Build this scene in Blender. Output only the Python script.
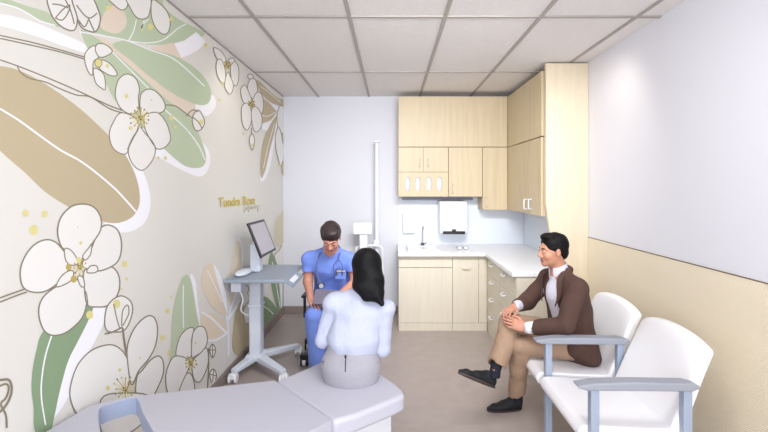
import bpy, math, random
import numpy as np
from mathutils import Vector, Matrix
from mathutils.geometry import tessellate_polygon
random.seed(4)
SC = bpy.context.scene
COL = SC.collection
for o in list(bpy.data.objects): bpy.data.objects.remove(o)

# ---------------------------------------------------------------- camera
F, VX, VY, CH = 395.0, 391.0, 186.0, 1.54      # focal length in px, principal point, eye height
cam_d = bpy.data.cameras.new('camera'); cam = bpy.data.objects.new('camera', cam_d); COL.objects.link(cam)
cam.location = (0, 0, CH); cam.rotation_euler = (math.pi/2, 0, 0)
cam_d.sensor_width = 36; cam_d.lens = 36*F/768
cam_d.shift_x = -(VX-384)/768; cam_d.shift_y = -(216-VY)/768
cam_d.clip_start = 0.02
SC.camera = cam

# ---------------------------------------------------------------- light
W = bpy.data.worlds.new('world'); SC.world = W; W.use_nodes = True
W.node_tree.nodes['Background'].inputs[0].default_value = (0.93, 0.95, 1.0, 1)
W.node_tree.nodes['Background'].inputs[1].default_value = 1.9
def area(name, loc, rot, sx, sy, power, col):
    l = bpy.data.lights.new(name, 'AREA'); l.shape = 'RECTANGLE'; l.size = sx; l.size_y = sy
    l.energy = power; l.color = col
    o = bpy.data.objects.new(name, l); COL.objects.link(o); o.location = loc; o.rotation_euler = rot
    return o
def spot(name, loc, target, power, size, col, blend=1.0, rad=.06):
    l = bpy.data.lights.new(name, 'SPOT'); l.energy = power; l.spot_size = size; l.spot_blend = blend
    l.color = col; l.shadow_soft_size = rad
    o = bpy.data.objects.new(name, l); COL.objects.link(o); o.location = loc
    o.rotation_euler = (Vector(target)-Vector(loc)).to_track_quat('-Z', 'Y').to_euler()
    return o
area('rear_fill', (0.6, -1.6, 1.5), (math.radians(90), 0, 0), 2.4, 2.2, 48, (0.93, 0.96, 1.0))  # added fill light behind the camera; the room's rear is open, no window
area('overhead_fill', (0.4, 1.40, 2.58), (math.radians(18), 0, 0), 1.0, .6, 20, (1.0, 0.99, 0.98))  # unseen panel added overhead as fill, no fixture modelled
area('overhead_fill', (0.3, 1.92, 2.50), (math.radians(56), 0, 0), 1.2, .16, 17, (0.98, 0.99, 1.0)).data.spread = math.radians(100)  # unseen tilted strip added above the frame to brighten the back wall
spot('wall_washer', (1.25, 2.75, 2.56), (1.75, 3.2, 1.8), 8, 1.9, (1.0, .90, .78))
spot('wall_washer', (-0.85, 3.0, 2.56), (-1.35, 3.2, 1.8), 5, 1.9, (1.0, .90, .76))
SC.view_settings.view_transform = 'Standard'; SC.view_settings.look = 'None'
SC.view_settings.gamma = 1; SC.view_settings.use_curve_mapping = False
SC.view_settings.exposure = 0.32

# ---------------------------------------------------------------- materials
def lin(c):
    return tuple(((v/255)/12.92 if v/255 <= .04045 else ((v/255+.055)/1.055)**2.4) for v in c)
MATS = {}
def mat(name, rgb, rough=.5, metal=0, noise=0, nscale=30, bump=0, bscale=200, stretch=None, spec=None, emit=0, weave=0, bd=.004):
    if name in MATS: return MATS[name]
    m = bpy.data.materials.new(name); m.use_nodes = True; nt = m.node_tree; b = nt.nodes['Principled BSDF']
    c = lin(rgb); b.inputs['Base Color'].default_value = (*c, 1)
    b.inputs['Roughness'].default_value = rough; b.inputs['Metallic'].default_value = metal
    if spec is not None: b.inputs['Specular IOR Level'].default_value = spec
    if emit:
        b.inputs['Emission Color'].default_value = (*c, 1); b.inputs['Emission Strength'].default_value = emit
    tc = nt.nodes.new('ShaderNodeTexCoord'); mp = nt.nodes.new('ShaderNodeMapping')
    nt.links.new(tc.outputs['Object'], mp.inputs[0])
    if stretch: mp.inputs['Scale'].default_value = stretch
    if noise:
        n = nt.nodes.new('ShaderNodeTexNoise'); n.inputs['Scale'].default_value = nscale; n.inputs['Detail'].default_value = 6
        nt.links.new(mp.outputs[0], n.inputs['Vector'])
        r = nt.nodes.new('ShaderNodeValToRGB')
        r.color_ramp.elements[0].position = .3; r.color_ramp.elements[1].position = .7
        r.color_ramp.elements[0].color = (*[v*(1-noise) for v in c], 1)
        r.color_ramp.elements[1].color = (*[min(1, v*(1+noise)) for v in c], 1)
        nt.links.new(n.outputs['Fac'], r.inputs[0]); nt.links.new(r.outputs[0], b.inputs['Base Color'])
    if bump:
        n2 = nt.nodes.new('ShaderNodeTexNoise'); n2.inputs['Scale'].default_value = bscale; n2.inputs['Detail'].default_value = 4
        nt.links.new(mp.outputs[0], n2.inputs['Vector'])
        bp = nt.nodes.new('ShaderNodeBump'); bp.inputs['Strength'].default_value = bump; bp.inputs['Distance'].default_value = bd
        nt.links.new(n2.outputs['Fac'], bp.inputs['Height']); nt.links.new(bp.outputs[0], b.inputs['Normal'])
    if weave:
        w1 = nt.nodes.new('ShaderNodeTexWave'); w1.inputs['Scale'].default_value = weave; w1.bands_direction = 'DIAGONAL'
        nt.links.new(tc.outputs['Object'], w1.inputs['Vector'])
        bp = nt.nodes.new('ShaderNodeBump'); bp.inputs['Strength'].default_value = .5; bp.inputs['Distance'].default_value = .004
        nt.links.new(w1.outputs['Fac'], bp.inputs['Height']); nt.links.new(bp.outputs[0], b.inputs['Normal'])
        r = nt.nodes.new('ShaderNodeValToRGB')
        r.color_ramp.elements[0].color = (*[v*.95 for v in c], 1); r.color_ramp.elements[1].color = (*c, 1)
        nt.links.new(w1.outputs['Fac'], r.inputs[0]); nt.links.new(r.outputs[0], b.inputs['Base Color'])
    MATS[name] = m
    return m

WALLW = mat('white_wall_paint', (214, 215, 223), .7)
PANEL = mat('white_wall_panel', (226, 227, 236), .55)
WEAVE = mat('cream_woven_wallcovering', (246, 234, 211), .75, weave=60)
TILE = mat('acoustic_ceiling_tile', (230, 226, 225), .9, noise=.03, nscale=60, bump=.9, bscale=70)
TBAR = mat('ceiling_grid_metal', (170, 163, 158), .6)
FLOORM = mat('taupe_vinyl', (168, 156, 151), .38, noise=.05, nscale=9, bump=.06, bscale=300)
BASEB = mat('taupe_rubber_base', (142, 128, 122), .5)
def wood(name, rgb, amp=.06):
    return mat(name, rgb, .45, noise=amp, nscale=3.2, stretch=(9, 9, .7), bump=.05, bscale=40)
WOOD = wood('maple_veneer', (202, 185, 154))
WOODL = wood('pale_maple_laminate', (216, 208, 190), .04)
SEAM = mat('cabinet_gap', (120, 98, 70), .8)
COUNTER = mat('white_solid_surface', (236, 236, 240), .3, noise=.01, nscale=80)
SPLASH = mat('backsplash_blue_white', (222, 229, 238), .4, noise=.012, nscale=160)
WHITEP = mat('white_plastic', (236, 237, 242), .35)
WHITEM = mat('white_powder_coat', (226, 228, 236), .4)
BLACK = mat('black_plastic', (16, 16, 18), .4)
CHROME = mat('brushed_steel', (190, 190, 195), .25, metal=1)
DGREY = mat('dark_grey_metal', (70, 72, 78), .4)
GLOVE = mat('glove_pale_blue', (214, 222, 238), .6)
LBAR = mat('slate_light_bar', (128, 134, 156), .4)
CARTG = mat('cart_blue_grey_top', (142, 152, 165), .45)
CARTW = mat('cart_pale_grey', (210, 216, 228), .4)
BEZ = mat('black_bezel', (14, 14, 16), .35)
SCR = mat('monitor_screen_lavender_grey', (176, 172, 180), .25)
SHELL = mat('white_seat_shell', (248, 248, 252), .5)
ARMG = mat('grey_armrest', (150, 154, 166), .5)
LEGB = mat('silver_blue_leg', (156, 168, 188), .4)
VINYL = mat('pale_lilac_vinyl', (192, 192, 205), .42, bump=.05, bscale=120)
VINYLB = mat('vinyl_edge_blue', (168, 180, 206), .42)
# ---------------------------------------------------------------- geometry helpers
class G:
    def __init__(s): s.v = []; s.f = []; s.mi = []
    def add(s, v, f, mi=0):
        n = len(s.v); s.v += [tuple(p) for p in v]; s.f += [tuple(i+n for i in q) for q in f]; s.mi += [mi]*len(f); return s
    def box(s, x0, x1, y0, y1, z0, z1, mi=0):
        v = [(x, y, z) for z in (z0, z1) for y in (y0, y1) for x in (x0, x1)]
        return s.add(v, [(0,2,3,1),(4,5,7,6),(0,1,5,4),(2,6,7,3),(0,4,6,2),(1,3,7,5)], mi)
    def prism(s, pts, a, b, axis='z', mi=0):
        """pts 2-D outline; extruded from a to b on axis"""
        def P(p, t):
            return {'z': (p[0], p[1], t), 'y': (p[0], t, p[1]), 'x': (t, p[0], p[1])}[axis]
        n = len(pts); v = [P(p, a) for p in pts]+[P(p, b) for p in pts]
        return s.add(v, [tuple(range(n))[::-1], tuple(range(n, 2*n))]+[(i, (i+1) % n, n+(i+1) % n, n+i) for i in range(n)], mi)
    def tube(s, pts, r, n=10, mi=0, caps=True):
        pts = [Vector(p) for p in pts]; m = len(pts); rs = r if hasattr(r, '__len__') else [r]*m
        t0 = (pts[1]-pts[0]).normalized(); up = Vector((0, 0, 1)) if abs(t0.z) < .9 else Vector((1, 0, 0))
        u = t0.cross(up).normalized(); V = []
        for i, p in enumerate(pts):
            t = (pts[min(i+1, m-1)]-pts[max(i-1, 0)]).normalized()
            u = (u-t*u.dot(t)).normalized(); w = t.cross(u)
            for k in range(n):
                a = 2*math.pi*k/n; V.append(p+(u*math.cos(a)+w*math.sin(a))*rs[i])
        Fc = [(i*n+k, i*n+(k+1) % n, (i+1)*n+(k+1) % n, (i+1)*n+k) for i in range(m-1) for k in range(n)]
        if caps: Fc += [tuple(range(n))[::-1], tuple((m-1)*n+k for k in range(n))]
        return s.add(V, Fc, mi)
    def cyl(s, a, b, r, r2=None, n=24, mi=0): return s.tube([a, b], [r, r if r2 is None else r2], n, mi)
    def ball(s, c, r, n=16, mi=0, rot=None):
        r = (r, r, r) if not hasattr(r, '__len__') else r
        V = []; h = n//2
        for i in range(h+1):
            for k in range(n):
                t = math.pi*i/h; a = 2*math.pi*k/n
                p = Vector((r[0]*math.sin(t)*math.cos(a), r[1]*math.sin(t)*math.sin(a), r[2]*math.cos(t)))
                if rot is not None: p = rot @ p
                V.append(Vector(c)+p)
        Fc = [(i*n+k, (i+1)*n+k, (i+1)*n+(k+1) % n, i*n+(k+1) % n) for i in range(h) for k in range(n)]
        return s.add(V, Fc, mi)
    def ring(s, c, R, r, axis='y', n=28, m=8, sx=1, sz=1, mi=0):
        pts = []
        for k in range(n+1):
            a = 2*math.pi*k/n; p, q = R*math.cos(a)*sx, R*math.sin(a)*sz
            pts.append({'y': (c[0]+p, c[1], c[2]+q), 'x': (c[0], c[1]+p, c[2]+q), 'z': (c[0]+p, c[1]+q, c[2])}[axis])
        return s.tube(pts, r, m, mi, caps=False)
def obj(name, g, mats, parent=None, bevel=0, seg=2, smooth=False, angle=None):
    me = bpy.data.meshes.new(name); me.from_pydata(g.v, [], g.f)
    mats = mats if isinstance(mats, (list, tuple)) else [mats]
    for m in mats: me.materials.append(m)
    if len(mats) > 1: me.polygons.foreach_set('material_index', g.mi)
    me.update()
    import bmesh
    bm = bmesh.new(); bm.from_mesh(me); bmesh.ops.remove_doubles(bm, verts=bm.verts, dist=1e-6)
    bmesh.ops.recalc_face_normals(bm, faces=bm.faces); bm.to_mesh(me); bm.free()
    if smooth or bevel: me.polygons.foreach_set('use_smooth', [True]*len(me.polygons))
    if (smooth or bevel): me.set_sharp_from_angle(angle=math.radians(angle or 40))
    o = bpy.data.objects.new(name, me); COL.objects.link(o)
    if bevel:
        b = o.modifiers.new('bevel', 'BEVEL'); b.width = bevel; b.segments = seg; b.limit_method = 'ANGLE'; b.angle_limit = math.radians(35)
        b.harden_normals = False
    if parent: par(o, parent)
    return o
def par(o, p):
    o.parent = p
    q = p; T = Matrix.Identity(4)
    if p.type == 'EMPTY' : T = (Matrix.Translation(p.location) @ p.rotation_euler.to_matrix().to_4x4())
    elif p.parent: T = Matrix.Identity(4)
    if p.type == 'EMPTY': o.matrix_parent_inverse = T.inverted()
    else: o.matrix_parent_inverse = Matrix.Identity(4)
    return o
def thing(name, label, cat, loc=(0, 0, 0), group=None):
    o = bpy.data.objects.new(name, None); COL.objects.link(o); o.location = loc; o.empty_display_size = .1
    return tag(o, label, cat, group)
def tag(o, label, cat, group=None):
    o['label'] = label; o['category'] = cat
    if group: o['group'] = group
    return o
def struct(name, g, m, **k):
    o = obj(name, g, m, **k); o['kind'] = 'structure'; return o
def catmull(P, closed=True, k=6):
    P = [np.array(p, float) for p in P]; n = len(P); out = []
    rng = range(n) if closed else range(n-1)
    for i in rng:
        g = (lambda j: P[j % n]) if closed else (lambda j: P[max(0, min(n-1, j))])
        a, b, c, d = g(i-1), g(i), g(i+1), g(i+2)
        for t in np.linspace(0, 1, k, endpoint=False):
            out.append(.5*((2*b)+(-a+c)*t+(2*a-5*b+4*c-d)*t*t+(-a+3*b-3*c+d)*t**3))
    if not closed: out.append(P[-1])
    return out
# ---------------------------------------------------------------- room shell
XL, XR, YB, ZC = -1.30, 1.716, 4.76, 2.62
Y0 = -1.0
struct('floor', G().box(XL-.1, XR+.1, Y0, YB+.1, -.1, 0), FLOORM)
struct('wall_left', G().box(XL-.1, XL, Y0, YB, 0, ZC), WALLW)
struct('wall_right', G().box(XR, XR+.1, Y0, YB, 0, ZC), PANEL)
struct('wall_back', G().box(XL-.1, XR+.1, YB, YB+.1, 0, ZC), WALLW)
struct('ceiling', G().box(XL-.1, XR+.1, Y0, YB+.1, ZC, ZC+.1), TILE)
g = G()
for x in (-.873, -.265, .345, .953, 1.564): g.box(x-.012, x+.012, Y0, YB-.002, ZC-.008, ZC-.0005)
for y in (.075, 1.295, 2.515, 3.735): g.box(XL, XR, y-.012, y+.012, ZC-.0075, ZC-.0005)
g.box(XL, XL+.012, Y0, YB-.002, ZC-.007, ZC-.0005)
struct('trim_1', g, TBAR)
struct('trim_2', G().box(XR-.006, XR-.0005, Y0, 3.43, .1, 1.094), WEAVE)      # cream wallcovering below the white panel
struct('trim_3', G().box(XR-.008, XR-.0005, Y0, 3.43, 1.094, 1.0985), SEAM)
struct('baseboard_left', G().box(XL+.0005, XL+.014, Y0, YB-.015, 0, .095), BASEB, bevel=.003)
struct('baseboard_back', G().box(XL+.0005, .085, YB-.014, YB-.0005, 0, .095), BASEB, bevel=.003)
struct('baseboard_right', G().box(XR-.016, XR-.0065, Y0, 3.42, 0, .095), BASEB, bevel=.003)
struct('wall_niche', G().box(1.60, XR-.001, 3.475, YB-.001, 0.001, ZC-.01), SPLASH)
struct('trim_4', G().box(.095, 1.598, YB-.004, YB-.0005, .84, ZC-.01), SPLASH)     # backsplash panel
# ---------------------------------------------------------------- botanical mural on the left wall
def onwall(p):                     # a point read on the photograph -> its place on the wall plane x = XL
    Y = XL*F/(p[0]-VX); return (Y, CH+(VY-p[1])*Y/F)
def clip(P):
    for ax, lim, s in ((1, ZC-.012, 1), (0, YB-.003, 1), (0, .4, -1), (1, .1, -1)):
        out = []
        for i in range(len(P)):
            a, b = P[i], P[(i+1) % len(P)]
            ia, ib = (a[ax]-lim)*s <= 0, (b[ax]-lim)*s <= 0
            if ia: out.append(a)
            if ia != ib:
                t = (lim-a[ax])/(b[ax]-a[ax]); out.append((a[0]+(b[0]-a[0])*t, a[1]+(b[1]-a[1])*t))
        P = out
        if len(P) < 3: return []
    return P
MG = G(); MN = [0]; ORI = 0
MUR = ['bg', 'white', 'tan', 'sage', 'green', 'sand', 'petal', 'line', 'yellow', 'paletan', 'gold', 'brown', 'straw']
MIX = {k: i for i, k in enumerate(MUR)}
def xoff():
    MN[0] += 1; return XL+.0012+MN[0]*.00001
def fill(P, c, smooth=True):
    Q = catmull(P, True, 5) if smooth else P
    Q = clip([onwall(p) for p in Q])
    if len(Q) < 3: return
    x = xoff(); tri = tessellate_polygon([[Vector((x, a, b)) for a, b in Q]])
    MG.add([(x, a, b) for a, b in Q], [t for t in tri], MIX[c])
def stroke(P, w=.9, c='line', closed=False, smooth=True):
    Q = catmull(P, closed, 5) if smooth else [np.array(p, float) for p in P]
    if closed: Q = Q+[Q[0]]
    x = xoff(); n = len(Q); L = []; R_ = []; 
    for i in range(n):
        d = Q[min(i+1, n-1)]-Q[max(i-1, 0)]; l = np.hypot(*d) or 1; ww = w*(1.3 if c == 'line' else 1); nn = np.array([-d[1], d[0]])/l*ww/2
        L.append(onwall(Q[i]+nn)); R_.append(onwall(Q[i]-nn))
    for i in range(n-1):
        q = [L[i], L[i+1], R_[i+1], R_[i]]
        if all(.4 < a < YB-.003 and .1 < b < ZC-.012 for a, b in q): MG.add([(x, a, b) for a, b in q], [(0, 1, 2, 3)], MIX[c])
def petal(P, w=.8, c='petal'): fill(P, c); stroke(P, w, closed=True)
def dot(x, y, r, c='yellow', sx=.85):
    fill([(x+r*sx*math.cos(a), y+r*math.sin(a)) for a in np.linspace(0, 6.283, 9)[:-1]], c)
def stamens(cx, cy, r0, r1, n=11, sx=.85):
    for i in range(n):
        a = 2*math.pi*i/n+.2; rr = r1*random.uniform(.75, 1.05)
        stroke([(cx+r0*sx*math.cos(a), cy+r0*math.sin(a)), (cx+rr*sx*math.cos(a), cy+rr*math.sin(a))], .9, 'gold' if i % 2 else 'yellow', smooth=False)
        dot(cx+rr*sx*math.cos(a), cy+rr*math.sin(a), 1.0, 'brown' if i % 3 == 0 else 'gold')
    for i in range(5):
        a = i*1.3; dot(cx+1.6*math.cos(a), cy+1.6*math.sin(a), 1.2, 'brown' if i % 2 else 'gold')
# washes and leaves
fill([(-40,22),(-5,14),(30,21),(60,33),(84,44),(90,54),(60,45),(38,37),(0,26),(-40,20)], 'white')
fill([(-30,-20),(-5,-5),(10,0),(27,6),(48,13),(60,27),(40,21),(30,14),(17,8),(0,3),(-30,-6)], 'sage')
stroke([(-10,1),(0,3.3),(17,8),(30,15),(40,21),(55,25.5)], 1.3, 'white')
fill([(110,150),(128,152),(141,168),(149,190),(150,208),(144,223),(132,231),(118,232),(106,226),(100,200)], 'white')
fill([(-60,60),(0,66),(20,71),(40,81),(60,94),(80,109),(105,132),(123,152),(134,172),(139,190),(139,205),(133,216),(122,222),(110,223),(97,220),(82,215),(65,205),(45,192),(25,173),(0,151),(-60,95)], 'tan')
stroke([(-20,98),(0,109),(18,120),(40,136),(60,150),(80,161),(100,176),(118,192),(136,212)], 1.9, 'white')
for P in ([(-10,33),(0,35.5),(30,42),(60,50),(84,57)], [(-10,37),(0,38.5),(30,45),(60,52),(84,59)],
          [(-10,57),(0,60),(20,67),(50,79),(80,92),(110,106),(128,112)], [(17,67),(21,73),(30,78.5),(45,82),(58,88),(76,95),(90,97),(110,109),(127,114)]): stroke(P, 1.0)
fill([(86,-20),(152,-12),(165,8),(180,20),(205,34),(186,40),(172,44),(158,45),(140,44),(125,41),(100,34),(90,31),(94,12)], 'sage')
fill([(112,6),(120,9),(125,14),(126,25),(118,33),(108,32),(100,26),(104,13)], 'sand')
fill([(150,49),(160,45.5),(174,43),(178,49),(184,58),(176,60),(162,56)], 'sand')
fill([(174,43.5),(184,40.5),(196,32),(206,42),(198,50),(191,54),(181,58)], 'white', False)
fill([(79,31),(90,36),(105,46),(120,58),(140,74),(165,97),(185,112),(198,136),(209,152),(209,167),(202,176),(190,174),(165,161),(148,149),(120,105),(105,80),(88,48)], 'white')
fill([(80,30),(90,34),(105,44),(120,56),(140,72),(165,95),(185,111),(196,128),(203,145),(206,158),(203,166),(195,168),(183,165),(165,150),(140,125),(120,105),(113,98),(105,82),(88,50)], 'sage')
fill([(95,36),(110,42),(135,58),(155,73),(178,90),(200,104),(203,112),(192,116),(183,112),(165,98),(145,80),(125,62),(108,47)], 'sand')
fill([(199,99),(212,95),(216,103),(213,111),(206,116),(199,114),(195,106)], 'white')
fill([(112,45),(128,41),(150,49),(175,56),(195,68),(206,80),(211,92),(209,102),(203,105),(195,104),(175,95),(150,77),(130,60)], 'sage')
stroke([(80,32),(110,37),(128,41),(150,50),(170,57),(185,68),(204,86)], 1.1, 'white')
stroke([(128,41),(133,32),(136,20)], 1.1, 'white'); stroke([(128,41),(145,43),(160,41),(170,35),(178,28),(186,24)], 1.1, 'white')
stroke([(112,52),(130,70),(148,88)], 1.1, 'white'); stroke([(165,110),(185,128),(198,145),(205,160)], 1.1, 'white')
# top-left blossoms
petal([(48,-3),(50,12),(56,22),(65,29),(74,30),(77,20),(75,8),(70,-5)], 1.1)
petal([(72,-4),(76,14),(80,26),(88,31),(96,31),(100,20),(98,10),(90,-4)], 1.1)
for P in ([(52,4),(60,5),(68,8)], [(55,18),(62,20),(68,12),(69,5),(62,10),(55,18)], [(64,-2),(70,10),(74,24)], [(76,5),(84,15),(90,18),(97,13)], [(88,18),(91,25),(94,31)], [(78,20),(84,27),(88,20)]): stroke(P, 1.0)
petal([(106,-5),(115,6),(122,10),(127,6),(126,-5)]); petal([(126,-5),(130,8),(136,17),(143,19),(149,14),(149,-5)])
petal([(152,0),(151,15),(155,27),(162,34),(168,32),(170,22),(167,12),(160,4)])
stroke([(144,20),(141,28),(143,24),(148,19)], 1.0, 'white')
petal([(95,46),(88,49),(84,57),(87,70),(92,75),(93,62),(98,57)]); petal([(97,44),(105,44.5),(112,51),(106,56),(99,57),(95,50)])
petal([(101,60),(110,64),(117,74),(112,76),(105,73),(99,68)]); petal([(93,69),(99,70),(104,76),(105,89),(101,88),(95,82)])
dot(98, 63, 4.6, 'brown'); dot(98, 63, 3.8, 'yellow'); dot(107, 66, 2)
dot(150, 27, 3.2); dot(171, 19, 2.2); dot(142, 30, 1.3); dot(108, 8, 3)
# middle-left blossom
petal([(115,92),(118,80),(126,74),(135,78),(139,88),(138,98),(138,110),(130,114),(121,109),(116,100)])
petal([(140,97),(145,90),(153,90),(161,97),(165,106),(162,112),(152,114),(141,116)])
petal([(144,116),(150,113),(158,113),(165,121),(169,131),(170,140),(165,147),(157,149),(152,142),(145,130)])
petal([(132,116),(120,113),(113,122),(109,133),(111,145),(117,152),(125,154),(129,148),(134,137),(138,124)])
petal([(137,131),(140,124),(143,131),(153,143),(155,152),(151,162),(143,170),(136,168),(130,160),(128,150),(132,140)])
stroke([(127,150),(131,140),(136,132)], .8); stroke([(146,132),(150,140),(155,147)], .8)
stamens(140, 118, 3, 12, 15); dot(126, 96, 2.2); dot(130, 128, 2.2); dot(151, 100, .9)
dot(171, 118, 2.6); dot(175, 127, 1.6); dot(179, 118, 1.2); dot(158, 158, 1.6); dot(165, 158, 2)
stroke([(165,105),(175,106),(185,113),(192,118)], .8)
petal([(193,115),(198,110),(203,117),(204,124),(200,130),(195,130),(192,122)], .8); dot(201, 122, 2.6); stroke([(192,117),(198,122),(202,129)], .8); stroke([(186,116),(192,110),(198,112)], .8)
# big lower leaf, white wash and large blossom
fill([(88,303),(103,306),(104,320),(95,340),(84,360),(75,382),(65,402),(52,420),(40,430),(60,350)], 'white')
fill([(86,300),(93,305),(88,320),(78,340),(68,360),(62,380),(58,396),(54,415),(45,450),(34,430),(33,408),(31,390),(32,370),(36,350),(41,334),(60,310)], 'green')
stroke([(53,330),(45,355),(41,380),(41,400),(45,425)], 1.5, 'white')
petal([(60,247),(50,240),(38,242),(27,252),(20,268),(21,284),(28,291),(42,292),(55,285),(66,273),(69,262)], 1.1)
petal([(72,280),(84,282),(87,292),(86,304),(82,317),(73,327),(62,334),(50,335),(42,328),(38,312),(42,298),(55,287)], 1.1)
petal([(84,270),(100,270),(111,267),(118,275),(119,288),(114,300),(106,306),(96,307),(87,305),(84,290)], 1.1)
petal([(95,238),(100,228),(108,225),(117,230),(121,243),(119,258),(112,266),(98,271),(84,268),(82,262),(90,250)], 1.1)
petal([(60,218),(70,207),(82,204),(93,207),(100,217),(100,230),(92,243),(84,256),(76,262),(66,252),(60,245),(57,232)], 1.1)
petal([(64,249),(70,250),(76,258),(77,264),(70,265),(65,260)], .9); petal([(56,287),(60,277),(68,271),(73,272),(70,281)], .9)
petal([(86,272),(90,266),(96,266),(97,271),(92,273)], .9); petal([(77,277),(82,277),(84,286),(80,286)], .9); petal([(82,256),(88,248),(91,244),(90,254),(85,260)], .9)
stamens(79, 267, 2, 8, 9); dot(68, 267, 3.4, 'gold'); dot(73, 279, 3.6, 'gold'); dot(78, 260, 3); dot(80, 243, 1.8); dot(77, 227, .8)
stroke([(84,290),(86,295),(87,304)], .9); stroke([(24,289),(10,294),(-10,301)], 1.1); stroke([(26,292),(12,297),(-10,306)], 1.1)
for x, y, r in ((25,213,3.4),(44,214,3.4),(33,230,5),(124,264,3.2),(126,279,1.8),(121,289,1.3),(89,315,4.2)): dot(x, y, r)
stroke([(-12,382),(0,380),(8,380),(11,388),(9,398),(3,408),(-8,418)], 1.8); stroke([(-8,390),(4,384),(8,388),(5,398),(0,404),(5,415),(6,428)], 1.5)
# blossom above the table and its bud
petal([(104,322),(106,308),(113,299),(122,296),(131,303),(131,316),(124,330),(112,332),(106,330)], 1.0)
dot(116, 304, 4.4); stroke([(113,304),(116,318),(119,328)]); stroke([(121,326),(122,311),(127,305),(128,314),(122,326)]); stroke([(104,334),(112,332),(122,327)], 1.3)
stroke([(122,328),(124,343),(127,360)], 1.6)
petal([(70,400),(70,385),(77,365),(90,351),(106,345),(117,347),(126,357),(129,370),(126,390),(110,405),(95,415),(78,415)], 1.0)
petal([(127,362),(127,345),(134,328),(145,317),(153,317),(157,328),(155,345),(148,359),(138,371),(131,385)], 1.0)
petal([(136,378),(142,370),(149,361),(157,356),(162,360),(163,372),(158,386),(150,399),(136,404)], 1.0)
petal([(100,400),(125,393),(150,398),(140,425),(105,440)], 1.0)
stamens(124, 389, 3, 13, 15); dot(119, 370, 1.8); dot(107, 388, 2.4); dot(139, 358, 1.2)
for x, y, r in ((167,311,2.6),(162,338,2.8),(169,353,2.6),(173,337,1.3),(170,297,1.2)): dot(x, y, r)
# sage leaf, small blossom, buds
fill([(189,278),(195,281),(197,300),(200,325),(200,345),(190,340)], 'white')
fill([(171,370),(171,340),(172,315),(176,295),(181,280),(186,275),(190,279),(193,293),(196,312),(199,330),(197,360)], 'sage')
stroke([(183,285),(182.5,305),(183,328)], 1.0, 'white')
fill([(203,340),(200,318),(212,313),(224,322),(227,332),(218,340)], 'paletan'); fill([(201,282),(204,268),(209,264),(215,269),(220,285),(225,305),(226,316),(215,310),(207,300)], 'paletan')
fill([(213,265),(219,273),(225,293),(227,314),(224,306),(218,285)], 'white'); stroke([(207,270),(214,285),(222,302)], .9, 'white')
stroke([(201,312),(212,319),(226,333)], 2, 'white'); stroke([(203,340),(215,340),(227,333)], 2.2, 'white'); stroke([(226,315),(228,335),(228,386)], 1.7, 'white')
fill([(237,241),(241,243),(243,258),(240,278),(233,302),(228,316),(233,285)], 'white')
fill([(229.5,302),(230,272),(234,246),(238,240),(241,248),(241,265),(237,285),(231,304)], 'paletan')
stroke([(227,320),(234,310),(240,300)], 2.4, 'white')
petal([(176,357),(178,340),(185,330),(193,328),(191,340),(190,357)]); petal([(191,356),(192,335),(197,327),(204,328),(207,340),(203,350),(195,356)])
petal([(192,362),(200,353),(206,348),(208,360),(205,372),(199,382),(193,378)]); petal([(189,361),(175,356),(168,365),(165,378),(168,394),(178,394),(185,376)])
petal([(186,374),(192,377),(194,393),(186,398),(178,394)]); stamens(190, 363, 2, 7, 11); dot(195, 343, 1.3)
for P in ([(209,350),(212,344),(215,350),(212,358)], [(209,374),(213,369),(216,376),(212,384)]): petal(P); stroke([P[0], P[2]], .7); stroke([P[1], P[3]], .7)
stroke([(207,388),(208,370),(208,348)], .8)
# leaves behind the cart
fill([(232,348),(233,325),(236,310),(240,301),(248,303),(252,318),(256,338),(253,352),(245,360),(238,356)], 'tan')
petal([(241,295),(243,288),(247,286),(249,295),(247,304),(243,306)], .5); petal([(243,312),(246,304),(250,303),(251,313),(249,322),(245,323)], .5)
for P in ([(249,283),(251,290),(248,298)], [(250,286),(247,293),(251,300)]): stroke(P, .7, 'gold')
fill([(261,335),(260,310),(262,297),(269,299),(276,308),(281,317),(276,325),(268,338)], 'green'); stroke([(263,306),(270,311),(277,319)], .8, 'white')
fill([(268,264),(271,252),(275,262),(279,288),(281,312),(277,310),(271,286)], 'green'); fill([(281,278),(285,272),(285,302),(282,310)], 'green'); stroke([(272,262),(276,285),(280,308)], .7, 'white')
fill([(280,262),(282,262),(282,306),(280,300)], 'white')
fill([(274,238),(275,222),(279,215),(288,208),(288,246),(278,247)], 'gold' if 0 else 'straw'); petal([(274,256),(279,250),(285,240),(285,262),(278,266)], .5)  # pale corner leaf in a flat paint colour of its own
# upper right cluster

fill([(256,80),(262,84),(270,92),(280,99),(288,99),(286,107),(277,105),(268,101),(260,92)], 'brown2' if 0 else 'tan'); stroke([(260,86),(270,94),(280,102)], .6, 'white')
fill([(262,95),(268,101),(277,106),(283,108),(277,113),(270,105)], 'white'); fill([(262,100),(268,102),(275,110),(276,112),(270,120),(262,123),(261,112)], 'tan')
stroke([(261,115.5),(268,116),(275,112)], .7, 'white'); fill([(262,124),(271,120),(276,113),(272,128),(263,130)], 'white')
fill([(271,130),(277,120),(272,155),(268,172),(263,181),(260,176)], 'white'); fill([(276,116),(274,132),(269,152),(265,170),(261,178),(260,165),(262,145),(268,128)], 'tan')
stroke([(274,124),(268,145),(263,168)], .5, 'white'); fill([(281,140),(284,120),(288,120),(288,172),(281,172)], 'tan')
for P in ([(213,48),(219,50),(225,58),(224,66),(216,58)], [(216,62),(220,59),(224,67),(225,78),(223,84),(219,80),(216,72)], [(230,66),(234,61),(238,68),(238,80),(235,86),(231,80)],
          [(227,72),(230,77),(233,86),(230,94),(226,91),(224,84)], [(228,60),(232,58),(234,61),(229,65)]): petal(P, .55)
stamens(227, 65, 1, 4, 7)
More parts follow.
